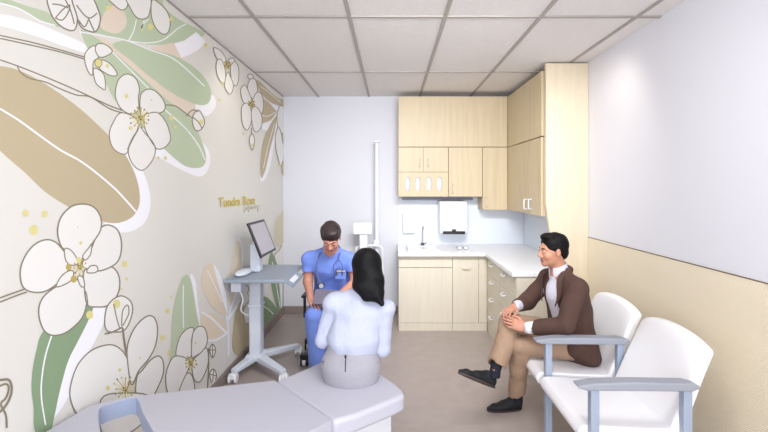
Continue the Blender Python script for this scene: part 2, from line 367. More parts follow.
for P in ([(247,76),(250,74),(253,77),(250,80)], [(240,90),(244,85),(248,91),(251,101),(246,104),(242,100)], [(247,88),(250,79),(255,80),(257,88),(256,95),(252,99)], [(252,100),(257,92),(262,96),(263,108),(260,114),(254,106)],
          [(241,108),(246,103),(250,108),(251,120),(247,130),(242,124)], [(251,110),(256,107),(261,115),(261,126),(256,132),(252,126)],
          [(277,112),(281,105),(284,113),(284,130),(281,133),(277,125)], [(275,135),(279,128),(283,148),(281,166),(276,152)]): petal(P, .55)
stamens(251, 104, 1, 4, 7); stroke([(251,128),(251,136)], .6); petal([(249,138),(252,134),(254,141),(252,150),(249.5,145)], .6); dot(252, 145, 1.6)
for x, y, r in ((243,134,1.2),(219,100,1.3),(222,83,1.5),(205,45,2.2),(279,165,1.5)): dot(x, y, r)
PAINT = {'bg': (223,221,215), 'white': (244,244,250), 'tan': (190,176,146), 'sage': (187,201,172), 'green': (136,160,126), 'sand': (226,212,196), 'petal': (234,233,230), 'line': (134,126,108),
         'yellow': (222,212,146), 'paletan': (228,214,192), 'gold': (190,170,92), 'brown': (140,122,88), 'straw': (214,206,182)}
pm = [mat('mural_'+k, PAINT[k], .7) for k in MUR]
MG.box(XL+.0003, XL+.001, Y0+.05, YB-.002, .096, ZC-.011, 0)
mural = obj('wall_mural', MG, pm)
tag(mural, 'large floral mural of white blossoms and green and tan leaves covering the left wall', 'mural')
mural.parent = None
def lettering(name, text, p0, p1, hpx, m, bold=0.0, shear=0):
    """raised flat lettering on the mural, running from photo point p0 to p1 (baseline), cap height hpx at p0"""
    c = bpy.data.curves.new(name, 'FONT'); c.body = text; c.size = 1; c.offset = bold; c.extrude = .001; c.shear = shear
    t = bpy.data.objects.new(name, c); COL.objects.link(t)
    dg = bpy.context.evaluated_depsgraph_get(); me = bpy.data.meshes.new_from_object(t.evaluated_get(dg)); bpy.data.objects.remove(t)
    xs = [v.co.x for v in me.vertices]; ys = [v.co.y for v in me.vertices]
    A, B = onwall(p0), onwall(p1); H = hpx*A[0]/F; sc = H/.70
    for v in me.vertices:
        t_ = (v.co.x-min(xs))/(max(xs)-min(xs))
        v.co = Vector((XL+.0075+v.co.z, A[0]+(B[0]-A[0])*t_, A[1]+(B[1]-A[1])*t_+v.co.y*sc))
    me.materials.clear(); me.materials.append(m); me.name = name
    o = bpy.data.objects.new(name, me); COL.objects.link(o); o.parent = mural; return o
LETM = mat('ochre_yellow_letters', (206,186,78), .5)
for w_, a_, b_, h_ in (('Tundra', (217.5, 207.2), (239.6, 205.2), 9.8), ('Rose', (242.2, 204.9), (254.3, 203.8), 8.8)):
    lt = lettering('lettering', w_, a_, b_, h_, LETM, .012); lt['label'] = 'yellow lettering reading '+w_
g = G()                             # thin handwritten flourish under it
pts = [(243.5,203.5),(243.2,208),(243.6,212.5),(244.6,209),(245.5,207),(246.2,210),(247,207),(247.6,204.5),(247.4,212.5),(248.4,208.5),(249.2,206.5),(250,209),(250.8,206.5),(251.6,209),(252.5,206.2),(253.2,208.6),(254,206.2),(255,205),(255,208.3),(256,205.8),(256.8,206),(257,212),(257.8,207),(259,205)]
Q = catmull(pts, False, 4); g.tube([(XL+.0075, *onwall(q)) for q in Q], .0025, 5)
ls = obj('signature', g, mat('grey_brown_ink', (182,174,152), .6), smooth=True); ls.parent = mural; ls['label'] = 'thin handwritten signature line'
# ---------------------------------------------------------------- cabinets
def handle_v(g, x, y, z, h, w, r, axis='y'):   # ring pull, long way up
    g.ring((x, y, z), 1, r, axis, 20, 6, sx=w, sz=h)
def pull(name, pts, r, m, parent): return obj(name, G().tube(pts, r, 8), m, parent, smooth=True)
YF, ZT, ZB = 4.50, 2.56, 1.42
Z5 = CH+(VY-147)*YF/F
c = thing('upper_cabinet', 'maple upper cabinet with two small doors above a panel of four oval glove openings', 'cabinet', (.25, YF, ZB), 'maple upper cabinets')
obj('body', G().box(.085, .652, YF+.02, YB-.005, ZB, Z5-.002), WOOD, c)
def xp(px, Y=YF): return (px-VX)*Y/F
def zp(py, Y=YF): return CH+(VY-py)*Y/F
xl, xm, xr = .085, xp(423.3), .652
zs = zp(172)
for a, b, hx in ((xl, xm-.002, xp(419.6)), (xm+.002, xr-.002, xp(428.3))):
    d = obj('door', G().box(a, b, YF, YF+.018, zs, Z5-.004), WOOD, c, bevel=.0015)
    pull('handle', [(hx, YF, zp(159)), (hx, YF-.022, zp(160)), (hx, YF-.022, zp(166)), (hx, YF, zp(167))], .006, WOODL, d)
# glove panel with four oval cut-outs
OV = [407.5, 417.9, 429, 439.6]
g = G(); zb2, zt2 = ZB, zs-.003; N = 24; zc = zp(184); ra, rb = .030, .083
edges = [xl]+[(xp(OV[i])+xp(OV[i+1]))/2 for i in range(3)]+[xr-.002]
for i, ox in enumerate(OV):
    cx = xp(ox); a0, a1 = edges[i], edges[i+1]; inn = []; out = []
    for k in range(N):
        a = 2*math.pi*k/N; ca, sa = math.cos(a), math.sin(a); inn.append((cx+ra*ca, zc+rb*sa))
        t = min(((a1-cx)/ca if ca > 1e-6 else (a0-cx)/ca if ca < -1e-6 else 9), ((zt2-zc)/sa if sa > 1e-6 else (zb2-zc)/sa if sa < -1e-6 else 9))
        out.append((cx+t*ca, zc+t*sa))
    for k in range(N):
        j = (k+1) % N
        for Y in (YF, YF+.018): g.add([(*inn[k][:1], Y, inn[k][1]), (inn[j][0], Y, inn[j][1]), (out[j][0], Y, out[j][1]), (out[k][0], Y, out[k][1])], [(0,1,2,3)])
        g.add([(inn[k][0], YF, inn[k][1]), (inn[j][0], YF, inn[j][1]), (inn[j][0], YF+.018, inn[j][1]), (inn[k][0], YF+.018, inn[k][1])], [(0,1,2,3)])
    for sx, sz in ((a0, zb2), (a1, zb2), (a0, zt2), (a1, zt2)):      # corners outside the fan
        ks = sorted(range(N), key=lambda k: (out[k][0]-sx)**2+(out[k][1]-sz)**2)[:2]
        g.add([(sx, YF, sz), (out[ks[0]][0], YF, out[ks[0]][1]), (out[ks[1]][0], YF, out[ks[1]][1])], [(0,1,2)])
obj('glove_panel', g, WOOD, c)
for ox in OV: obj('glove_opening', G().ball((xp(ox), YF+.021, zc), (ra*.99, .012, rb*.99), 20), GLOVE, c, smooth=True)
c = thing('upper_cabinet', 'maple upper cabinet with one plain door, right of the oval glove openings', 'cabinet', (.85, YF, ZB), 'maple upper cabinets')
obj('body', G().box(.656, 1.040, YF+.02, YB-.005, ZB, Z5-.002), WOOD, c)
d = obj('door', G().box(.657, 1.038, YF, YF+.018, ZB, Z5-.004), WOOD, c, bevel=.0015)
hx = xp(453); pull('handle', [(hx, YF, zp(184)), (hx, YF-.022, zp(185)), (hx, YF-.022, zp(192.5)), (hx, YF, zp(193.5))], .006, WOODL, d)
ZBC = zp(209.8)
c = thing('corner_cabinet', 'maple corner upper cabinet hanging lower than the ones beside it', 'cabinet', (1.19, YF, ZBC), 'maple upper cabinets')
obj('body', G().box(1.044, 1.328, YF+.02, YB-.005, ZBC, Z5-.002), WOOD, c)
d = obj('door', G().box(1.046, 1.326, YF, YF+.018, ZBC, Z5-.004), WOOD, c, bevel=.0015)
hx = xp(486); pull('handle', [(hx, YF, zp(197.5)), (hx, YF-.022, zp(198.5)), (hx, YF-.022, zp(206)), (hx, YF, zp(207))], .006, WOODL, d)
g = G().box(.085, 1.328, YF+.004, YB-.005, Z5+.003, ZT); tag(obj('cabinet_fascia', g, WOOD, bevel=.002), 'plain maple panel filling the space above the back wall upper cabinets', 'panel')
# right-hand wall cabinets
XF = 1.331
def yp(px, X=XF): return X*F/(px-VX)
ya, ybk = 3.50, YF
ys = yp(516); Z3 = CH+XF*.331
c = thing('wall_cabinet', 'maple double door wall cabinet with two white handles on the right wall', 'cabinet', (1.45, 3.9, CH-.27), 'maple upper cabinets')
zbr = CH-XF*.2028
obj('body', G().box(XF+.02, 1.598, ya, YB-.005, zbr, Z3-.002), WOOD, c)
obj('filler', G().box(XF, XF+.018, ys+.003, YB-.01, zbr, Z3-.002), WOOD, c)
ym = yp(529.3)
for a, b, hy in ((ya+.001, ym-.002, yp(531.5)), (ym+.002, ys-.001, yp(526.8))):
    d = obj('door', G().box(XF, XF+.018, a, b, zbr+.002, Z3-.006), WOOD, c, bevel=.0015)
    zt_ = CH-13.2*hy/F; zb_ = CH-23.2*hy/F
    pull('handle', [(XF, hy, zt_), (XF-.028, hy, zt_-.003), (XF-.028, hy, zb_+.003), (XF, hy, zb_)], .006, WHITEM, d)
tag(obj('cabinet_fascia', G().box(XF+.002, 1.598, ya, YB-.005, Z3+.004, ZT), WOOD, bevel=.002), 'plain maple panel above the double door cabinet on the right wall', 'panel')
# tall side panel / pilaster
pan = [(1.348, ZC-.012), (1.348, CH-18*3.435/F), (1.385, CH-47*3.435/F), (1.385, .001), (XR-.001, .001), (XR-.001, ZC-.012)]
tag(obj('tall_panel', G().prism(pan, 3.435, 3.472, 'y'), mat('maple_panel_pale', (218,204,180), .45, noise=.04, nscale=3.2, stretch=(9,9,.7)), bevel=.002), 'tall floor to ceiling maple end panel between the cabinets and the right wall', 'panel')
# base cabinets
ZK = .80; YC = 4.20
c = thing('sink_cabinet', 'pale maple base cabinet under the sink with a wide false drawer and plain door', 'cabinet', (.4, YC, 0), 'pale maple base cabinets')
x2 = (452.5-VX)*YC/F
obj('body', G().box(.082, x2-.001, YC+.02, YB-.016, .0, ZK), WOODL, c)
obj('drawer_front', G().box(.082, x2-.002, YC, YC+.019, zp(267.3, YC), ZK-.004), WOODL, c, bevel=.0015)
obj('door', G().box(.082, x2-.002, YC, YC+.019, .085, zp(268, YC)), WOODL, c, bevel=.0015)
obj('toe_kick', G().box(.082, x2-.002, YC+.004, YC+.019, .0, .082), WOODL, c)
c = thing('base_cabinet', 'pale maple base cabinet with a full height door right of the sink cabinet', 'cabinet', (.85, YC, 0), 'pale maple base cabinets')
x3 = (478.5-VX)*YC/F; x4 = 1.02
obj('body', G().box(x2+.001, x4, YC+.02, YB-.016, .0, ZK), WOODL, c)
d = obj('door', G().box(x2+.002, x3, YC, YC+.019, .085, ZK-.004), WOODL, c, bevel=.0015)
pull('handle', [(xp(462, YC), YC, zp(268, YC)), (xp(462.6, YC), YC-.02, zp(268.6, YC)), (xp(470, YC), YC-.02, zp(268.6, YC)), (xp(470.6, YC), YC, zp(268, YC))], .006, WOODL, d)
obj('filler', G().box(x3+.003, x4, YC, YC+.019, .085, ZK-.004), WOODL, c, bevel=.001)
obj('toe_kick', G().box(x2+.002, x4, YC+.004, YC+.019, .0, .082), WOODL, c)
c = thing('drawer_cabinet', 'pale maple base cabinet with two stacks of drawers below the right counter', 'cabinet', (1.2, 3.7, 0), 'pale maple base cabinets')
XD = 1.022; YE = 3.235
obj('body', G().prism([(XD+.02, YE), (1.375, YE), (1.375, 3.478), (1.596, 3.478), (1.596, YB-.016), (XD+.02, YB-.016)], .0, ZK, 'z'), WOODL, c)
obj('end_panel', G().box(XD+.001, 1.375, YE-.018, YE-.001, 0, ZK), WOODL, c)
obj('toe_kick', G().box(XD+.004, XD+.019, YE, YC-.002, 0, .082), WOODL, c)
ymid = 3.72
for a, b in ((ymid+.002, YC-.003), (YE, ymid-.002)):
    for r in range(4):
        z0 = .086+r*.1775
        d = obj('drawer', G().box(XD, XD+.019, a, b, z0, z0+.1745), WOODL, c, bevel=.0015)
        hy = 3.99 if b > 4 else 3.56; hz = z0+.115
        pull('handle', [(XD, hy+.05, hz+.01), (XD-.026, hy+.035, hz), (XD-.026, hy-.035, hz), (XD, hy-.05, hz+.01)], .006, WHITEM, d)
# worktop
CT = .84
g = G().prism([(.075, 4.135), (.985, 4.135), (.985, YE-.03), (1.38, YE-.03), (1.38, 3.476), (1.597, 3.476), (1.597, YB-.008), (.075, YB-.008)], ZK+.001, CT, 'z')
wt = tag(obj('countertop', g, COUNTER, bevel=.004), 'white L shaped solid surface countertop on the base cabinets', 'countertop')
# sink basin: low rim bowl set on the counter
s = thing('sink', 'shallow white sink basin set in the counter under the slim faucet', 'sink', (.37, 4.4, CT))
xa, xb, y_a, y_b = xp(407.2, 4.35), xp(439.6, 4.35), 4.245, 4.56
g = G(); t = .018
for q in ((xa, xb, y_a, y_a+t), (xa, xb, y_b-t, y_b), (xa, xa+t, y_a+t, y_b-t), (xb-t, xb, y_a+t, y_b-t)): g.box(q[0], q[1], q[2], q[3], CT, CT+.012)
obj('rim', g, WHITEP, s, bevel=.003); obj('bowl', G().box(xa+t, xb-t, y_a+t, y_b-t, CT, CT+.003), WHITEP, s)
obj('drain', G().cyl(((xa+xb)/2, 4.42, CT+.003), ((xa+xb)/2, 4.42, CT+.006), .022), CHROME, s, smooth=True)
f = thing('faucet', 'slim tall faucet with dark base behind the sink', 'faucet', (xp(422.5, 4.62), 4.62, CT)); fx = xp(422.5, 4.62)
obj('base', G().cyl((fx, 4.62, CT), (fx, 4.62, CT+.035), .02), DGREY, f, smooth=True)
obj('spout', G().tube(catmull([(fx, 4.62, CT+.03), (fx, 4.62, CT+.16), (fx, 4.615, CT+.215), (fx, 4.57, CT+.235), (fx, 4.52, CT+.215), (fx, 4.51, CT+.19)], False, 5), .008, 10), CHROME, f, smooth=True)
obj('lever', G().tube([(fx+.015, 4.62, CT+.02), (fx+.05, 4.61, CT+.04)], .005, 8), DGREY, f, smooth=True)
e = thing('eyeglasses', 'small pair of dark rimmed glasses lying on the counter below the towel dispenser', 'glasses', (.80, 4.3, CT)); 
g = G()
ex, ey = xp(463.5, 4.3), 4.33
for dx in (-.034, .034): g.ring((ex+dx, ey, CT+.022), .026, .003, 'y', 20, 6, sz=.75)
g.tube([(ex-.009, ey, CT+.026), (ex+.009, ey, CT+.026)], .0025, 6)
obj('frame', g, DGREY, e, smooth=True)
for dx in (-.06, .06): obj('temple', G().tube([(ex+dx, ey, CT+.026), (ex+dx*.95, ey+.1, CT+.02), (ex+dx*.9, ey+.13, CT+.004)], .0025, 6), DGREY, e, smooth=True)
for dx in (-.034, .034): obj('lens', G().ball((ex+dx, ey, CT+.022), (.024, .0015, .018), 14), WHITEP, e, smooth=True)
# under-cabinet bar, dispensers
yy = YF+.1
tag(obj('light_bar', G().box(xp(402, 4.70), xp(473, 4.70), 4.70, YB-.006, 1.372, 1.398), LBAR, bevel=.004), 'slate coloured slim bar under the upper cabinets', 'light bar')
p = thing('paper_towel_dispenser', 'white wall mounted paper towel dispenser with black lower slot', 'dispenser', (.7, 4.7, zp(234, 4.55)))
A = 4.53; xa, xb = xp(440, A), xp(467.7, A); z0, z1 = zp(234.3, A), zp(201.3, A)
prof = [(A+.03, z0), (YB-.006, z0), (YB-.006, z1), (A+.04, z1), (A+.01, z1-.03), (A, z1-.09), (A, z0+.03)]
obj('housing', G().prism(prof, xa, xb, 'x'), WHITEP, p, bevel=.012, seg=3)
obj('paper_slot', G().box(xp(443, A), xp(465, A), A-.008, A+.02, zp(234.2, A), zp(231.2, A)), BLACK, p, bevel=.003)
obj('sensor', G().box(xp(452, A), xp(456, A), A-.006, A+.01, zp(231.2, A), zp(229.3, A)), BLACK, p, bevel=.003)
p = thing('soap_dispenser', 'small white rectangular dispenser on the wall above the sink', 'dispenser', (.2, 4.7, 1.1)); A = 4.69
xa, xb, z0, z1 = xp(403, A), xp(415, A), zp(233, A), zp(213, A)
obj('housing', G().box(xa, xb, A, YB-.006, z0, z1), WHITEP, p, bevel=.008); obj('cover', G().box(xa+.012, xb-.012, A-.006, A+.002, z0+.03, z1-.012), WHITEM, p, bevel=.004)
# ---------------------------------------------------------------- column scale by the back wall
s = thing('medical_scale', 'white column scale with display head, handrail and tall height rod by the back wall', 'scale', (-.24, 4.45, 0)); A = 4.45
obj('base', G().box(-.42, -.06, 4.2, 4.62, .01, .07), WHITEP, s, bevel=.012)
obj('column', G().box(xp(359.5, A), xp(367.5, A), A, A+.06, .07, zp(233, A)), WHITEP, s, bevel=.01)
obj('display_head', G().box(xp(353.3, A), xp(371.7, A), A-.02, A+.02, zp(234.3, A), zp(222.8, A)), WHITEP, s, bevel=.008)
obj('display', G().box(xp(355.6, A-.02), xp(369.4, A-.02), A-.022, A-.018, zp(231.8, A), zp(225, A)), mat('pale_display', (228, 232, 240), .2), s)
h = [(355.5, 330), (355.5, 255), (357, 249), (362, 247), (376, 247), (381.5, 249.5), (382.5, 256), (383, 330)]
obj('handrail', G().tube(catmull([(xp(a, A), A+.1, max(.06, zp(b, A))) for a, b in h], False, 5), .014, 10), WHITEM, s, smooth=True)
obj('height_rod', G().box(xp(375.4, A+.15), xp(378.4, A+.15), A+.14, A+.17, .06, zp(142, A+.15)), WHITEM, s, bevel=.004)
obj('headpiece', G().box(xp(374, A+.15), xp(379, A+.15), A+.1, A+.18, zp(142.6, A+.15), zp(141, A+.15)), WHITEM, s, bevel=.003)
obj('rod_collar', G().box(xp(373.8, A+.15), xp(379.4, A+.15), A+.1, A+.185, zp(246, A), zp(241.5, A)), WHITEM, s, bevel=.005)
# ---------------------------------------------------------------- rolling computer cart
c = thing('computer_cart', 'pale grey height adjustable computer cart on casters beside the mural', 'cart', (-1.14, 3.35, 0))
px_, py_ = -1.135, 3.33; ZTOP = 1.54-.72
obj('tabletop', G().box(XL+.02, -.815, 3.03, 3.62, ZTOP-.028, ZTOP), CARTG, c, bevel=.006)
g = G()                                                   # sloped handle with a slot
A_, B_, C_, D_ = Vector((-.815, 3.03, ZTOP-.006)), Vector((-.815, 3.62, ZTOP-.006)), Vector((-.757, 3.62, ZTOP-.045)), Vector((-.745, 3.03, ZTOP-.05))
def bil(u, v): return A_.lerp(B_, u).lerp(D_.lerp(C_, u), v)
def slab(us, vs):
    q = [bil(us[0], vs[0]), bil(us[1], vs[0]), bil(us[1], vs[1]), bil(us[0], vs[1])]; n = Vector((-.48, 0, -.87))*.014
    v = q+[p+n for p in q]; g.add(v, [(0,1,2,3),(4,7,6,5),(0,4,5,1),(1,5,6,2),(2,6,7,3),(3,7,4,0)])
slab((0, 1), (0, .22)); slab((0, 1), (.78, 1)); slab((0, .1), (.22, .78)); slab((.9, 1), (.22, .78)); slab((.42, .58), (.22, .78))
obj('side_handle', g, CARTG, c)
g = G(); slab((.12, .46), (.25, .75)); lab = obj('card', g, WHITEP, c); lab['label'] = 'white card in the handle slot'
obj('mouse_rest', G().ball((-1.2, 3.22, ZTOP+.018), (.055, .13, .024), 20), CARTW, c, smooth=True)
obj('upper_column', G().box(px_-.042, px_+.042, py_-.04, py_+.04, ZTOP, 1.06), CARTW, c, bevel=.012)
obj('lower_column', G().box(px_-.05, px_+.05, py_-.048, py_+.048, .12, ZTOP-.028), CARTW, c, bevel=.014)
obj('column_collar', G().box(px_-.056, px_+.056, py_-.054, py_+.054, .525, .56), CARTW, c, bevel=.01)
obj('cable_box', G().box(-1.27, -1.185, 3.12, 3.22, ZTOP-.12, ZTOP-.029), CARTW, c, bevel=.008)
obj('cable', G().tube(catmull([(-1.215, 3.17, ZTOP-.11), (-1.2, 3.2, ZTOP-.2), (-1.23, 3.24, ZTOP-.3), (-1.19, 3.3, ZTOP-.36), (-1.17, 3.33, ZTOP-.33)], False, 6), .006, 8), WHITEP, c, smooth=True)
hub = obj('base_hub', G().box(px_-.075, px_+.075, py_-.08, py_+.08, .085, .14), CARTW, c, bevel=.02)
ends = [(-1.235, 3.09), (-.835, 3.08), (-.84, 3.6), (-1.235, 3.6)]
for ex, ey in ends:
    d = Vector((ex-px_, ey-py_, 0)); n = Vector((-d.y, d.x, 0)).normalized()
    v = []
    for t_, w, zt, zb in ((.12, .04, .135, .085), (1, .026, .105, .07)):
        p = Vector((px_, py_, 0))+d*t_
        v += [p+n*w+Vector((0, 0, zb)), p-n*w+Vector((0, 0, zb)), p-n*w+Vector((0, 0, zt)), p+n*w+Vector((0, 0, zt))]
    obj('base_leg', G().add(v, [(0,1,2,3),(4,7,6,5),(0,4,5,1),(1,5,6,2),(2,6,7,3),(3,7,4,0)]), CARTW, c, bevel=.008)
    k = obj('caster', G().box(ex-.022, ex+.022, ey-.03, ey+.03, .03, .078), WHITEP, c, bevel=.012, seg=3)
    for sx in (-.024, .024): obj('wheel', G().cyl((ex+sx-.009, ey, .036), (ex+sx+.009, ey, .036), .036), WHITEP if ey < 3.2 or ex > -1 else DGREY, k, bevel=.004)
# monitor (rests on the cart's column)
m = thing('monitor', 'tilted flat monitor with black frame and grey screen on the cart', 'monitor', (-1.09, 3.35, 1.1))
P0, P1, P2, P3 = Vector((-1.143, 3.15, 1.243)), Vector((-1.143, 3.56, 1.243)), Vector((-1.033, 3.56, .966)), Vector((-1.033, 3.15, .966))
nrm = (P1-P0).cross(P3-P0).normalized()
if nrm.x < 0: nrm = -nrm
def slabq(q, t0, t1):
    v = [p+nrm*t0 for p in q]+[p+nrm*t1 for p in q]; return G().add(v, [(0,1,2,3),(4,7,6,5),(0,4,5,1),(1,5,6,2),(2,6,7,3),(3,7,4,0)])
obj('bezel', slabq([P0, P1, P2, P3], -.014, 0), BEZ, m, bevel=.004)
def mb(u, v): return P0.lerp(P1, u).lerp(P3.lerp(P2, u), v)
obj('screen', slabq([mb(.08, .07), mb(.93, .07), mb(.93, .93), mb(.08, .93)], -.001, .0015), SCR, m)
obj('mount', G().box(-1.155, -1.10, 3.3, 3.38, 1.061, 1.13), CARTW, m, bevel=.006)
# ---------------------------------------------------------------- chairs
def chair(yc, label, far_arm):
    c = thing('waiting_chair', label, 'chair', (1.2, yc, 0), 'white waiting room chairs with grey arms')
    h = .25
    # seat: cushion profile in x-z, slightly dished, rounded front
    prof = [(.885, .365), (.895, .395), (.93, .41), (1.10, .40), (1.30, .392), (1.40, .40), (1.42, .35), (1.30, .325), (1.0, .33), (.91, .335)]
    obj('seat', G().prism(catmull(prof, True, 3), yc-h+.004, yc+h-.004, 'x' if 0 else 'y'), SHELL, c, bevel=.02, seg=4)
    # backrest: reclined curved slab with arched top
    g = G(); nu, nv = 17, 12; V = {}
    for side in (0, 1):
        for i in range(nu):
            u = -1+2*i/(nu-1); top = .73+.075*math.sqrt(max(0, 1-.93*u*u))
            for j in range(nv):
                v = j/(nv-1); z = .35+(top-.35)*v
                xx = 1.305+.15*v+.03*v*v-.028*(1-u*u)*(0 if side else 0)+(.075-.02*v if side else .03*(1-u*u)*math.sin(math.pi*min(1, v*1.1)))
                V[(side, i, j)] = len(g.v); g.v.append((xx, yc+u*h*(1-.05*v), z))
    def q(a, b, c_, d): g.f.append((a, b, c_, d)); g.mi.append(0)
    for i in range(nu-1):
        for j in range(nv-1):
            q(V[0,i,j], V[0,i+1,j], V[0,i+1,j+1], V[0,i,j+1]); q(V[1,i,j], V[1,i,j+1], V[1,i+1,j+1], V[1,i+1,j])
        q(V[0,i,0], V[1,i,0], V[1,i+1,0], V[0,i+1,0]); q(V[0,i,nv-1], V[0,i+1,nv-1], V[1,i+1,nv-1], V[1,i,nv-1])
    for j in range(nv-1):
        for i in (0, nu-1): q(V[0,i,j], V[0,i,j+1], V[1,i,j+1], V[1,i,j])
    obj('backrest', g, SHELL, c, bevel=.018, seg=4, angle=50)
    for y in ([yc-h-.012]+([yc+h+.012] if far_arm else [])):
        arm = [(x_, z_+.02) for x_, z_ in [(.86, .60), (.865, .588), (.90, .578), (1.39, .574), (1.42, .585), (1.425, .598), (1.37, .612), (1.1, .617), (.95, .612)]]
        obj('armrest', G().prism(arm, y-.03, y+.03, 'y'), ARMG, c, bevel=.008, seg=3)
        obj('leg', G().box(.925, .965, y-.018, y+.018, 0, .598), LEGB, c, bevel=.004)
        obj('leg', G().box(1.355, 1.395, y-.018, y+.018, 0, .598), LEGB, c, bevel=.004)
        obj('side_rail', G().box(.965, 1.385, y-.012, y+.012, .30, .325), LEGB, c)
    obj('cross_rail', G().box(1.36, 1.385, yc-h-.01, yc+h+(.01 if far_arm else 0), .295, .325), LEGB, c)
    return c
chair(2.64, 'white waiting room chair that the man in the brown jacket sits on', False)
chair(2.105, 'empty white waiting room chair with grey arm nearest the camera', False)
# ---------------------------------------------------------------- examination table
t = thing('examination_table', 'pale lilac padded examination table with white base that the patient sits on', 'exam table', (-.5, 1.7, 0))
A0 = Vector((-.622, 2.117, 0)); U = Vector((.72, .69, 0)).normalized(); Wd = Vector((.735, -.678, 0)).normalized()
def pp(u, w): p = A0+U*u+Wd*w; return (p.x, p.y)
zt = .50
SP = [(-.615,2.108),(-.41,2.347),(-.30,2.405),(-.16,2.34),(-.06,2.20),(.03,2.075),(.065,1.99),(.03,1.935),(-.165,1.79),(-.255,1.748)]
def rr(poly, k=4): return catmull(poly, True, k)
o = obj('seat_pad', G().prism([SP[0]]+[tuple(x) for x in catmull(SP[1:9], False, 4)]+[SP[9]], zt-.085, zt, 'z'), VINYL, t, bevel=.02, seg=5)
# back section: rising towards the wall, with a hand slot
def bz(x, y): return zt-(.0403*(x+.622)+.0437*(y-2.117))/.4036
A1 = Vector((-.621, 2.114)); E1 = Vector((XL+.03, 1.652)); F1 = Vector((XL+.03, 1.20)); B1 = Vector((-.262, 1.750)); G1 = Vector((-.62, 1.17))
def onpad(x, y):             # photo point -> the rising pad's plane
    dx, dz = (x-VX)/F, (VY-y)/F
    n = Vector((.0403, .0437, .4036)); p0 = Vector((-.622, 2.117, zt)); o_ = Vector((0, 0, CH)); d_ = Vector((dx, 1, dz))
    s_ = (p0-o_).dot(n)/d_.dot(n); q = o_+d_*s_; return (q.x, q.y)
hole = [onpad(101.5, 407), onpad(119, 401), onpad(136, 398), onpad(143, 413), onpad(153, 431), onpad(162, 450), onpad(110, 465), onpad(100, 428), onpad(98.6, 414)]
outer = [E1, F1, G1, B1, A1, tuple(onpad(137, 396.3))]
import bmesh
bm = bmesh.new()
def ringv(P, dz): return [bm.verts.new((p[0], p[1], bz(p[0], p[1])+dz)) for p in P]
hs = [tuple(x) for x in catmull(hole, True, 3)]
out2 = [(-1.27, 1.652), (XL+.03, 1.55), (XL+.03, 1.20), tuple(G1), tuple(B1), tuple(A1), tuple(onpad(137, 395.8)), tuple(onpad(110, 400.5)), tuple(onpad(88, 406))]
tr = tessellate_polygon([[Vector((p[0], p[1], 0)) for p in out2], [Vector((p[0], p[1], 0)) for p in hs]])
TH = -.075
vt = ringv(out2+hs, 0); vb = ringv(out2+hs, TH)
for a in tr:
    bm.faces.new([vt[i] for i in a]); bm.faces.new([vb[i] for i in a[::-1]])
n1 = len(out2); n2 = len(hs)
for base, n in ((0, n1), (n1, n2)):
    for i in range(n):
        a, b = base+i, base+(i+1) % n; fc = bm.faces.new([vt[a], vt[b], vb[b], vb[a]]); fc.material_index = 1 if base else 0
bmesh.ops.recalc_face_normals(bm, faces=bm.faces)
me = bpy.data.meshes.new('back_pad'); bm.to_mesh(me); bm.free(); me.materials.append(VINYL); me.materials.append(VINYLB)
o = bpy.data.objects.new('back_pad', me); COL.objects.link(o); par(o, t)
b_ = o.modifiers.new('bevel', 'BEVEL'); b_.width = .006; b_.segments = 2; b_.limit_method = 'ANGLE'; b_.angle_limit = math.radians(50)
g = G().prism([pp(.05, .05), pp(.36, .05), pp(.40, .30), pp(.37, .49), pp(.05, .49)], .08, zt-.086, 'z')
obj('base', g, WHITEM, t, bevel=.01)
obj('plinth', G().prism([pp(.07, .08), pp(.36, .08), pp(.36, .48), pp(.07, .48)], .0, .08, 'z'), WHITEM, t)
for p in (pp(-.45, .12), pp(-.45, .45)):
    obj('support_leg', G().cyl((p[0], p[1], 0), (p[0], p[1], bz(p[0], p[1])+TH), .025), WHITEM, t, smooth=True)
obj('frame_beam', G().prism([pp(-.5, .26), pp(.06, .26), pp(.06, .31), pp(-.5, .31)], .36, .41, 'z'), WHITEM, t)
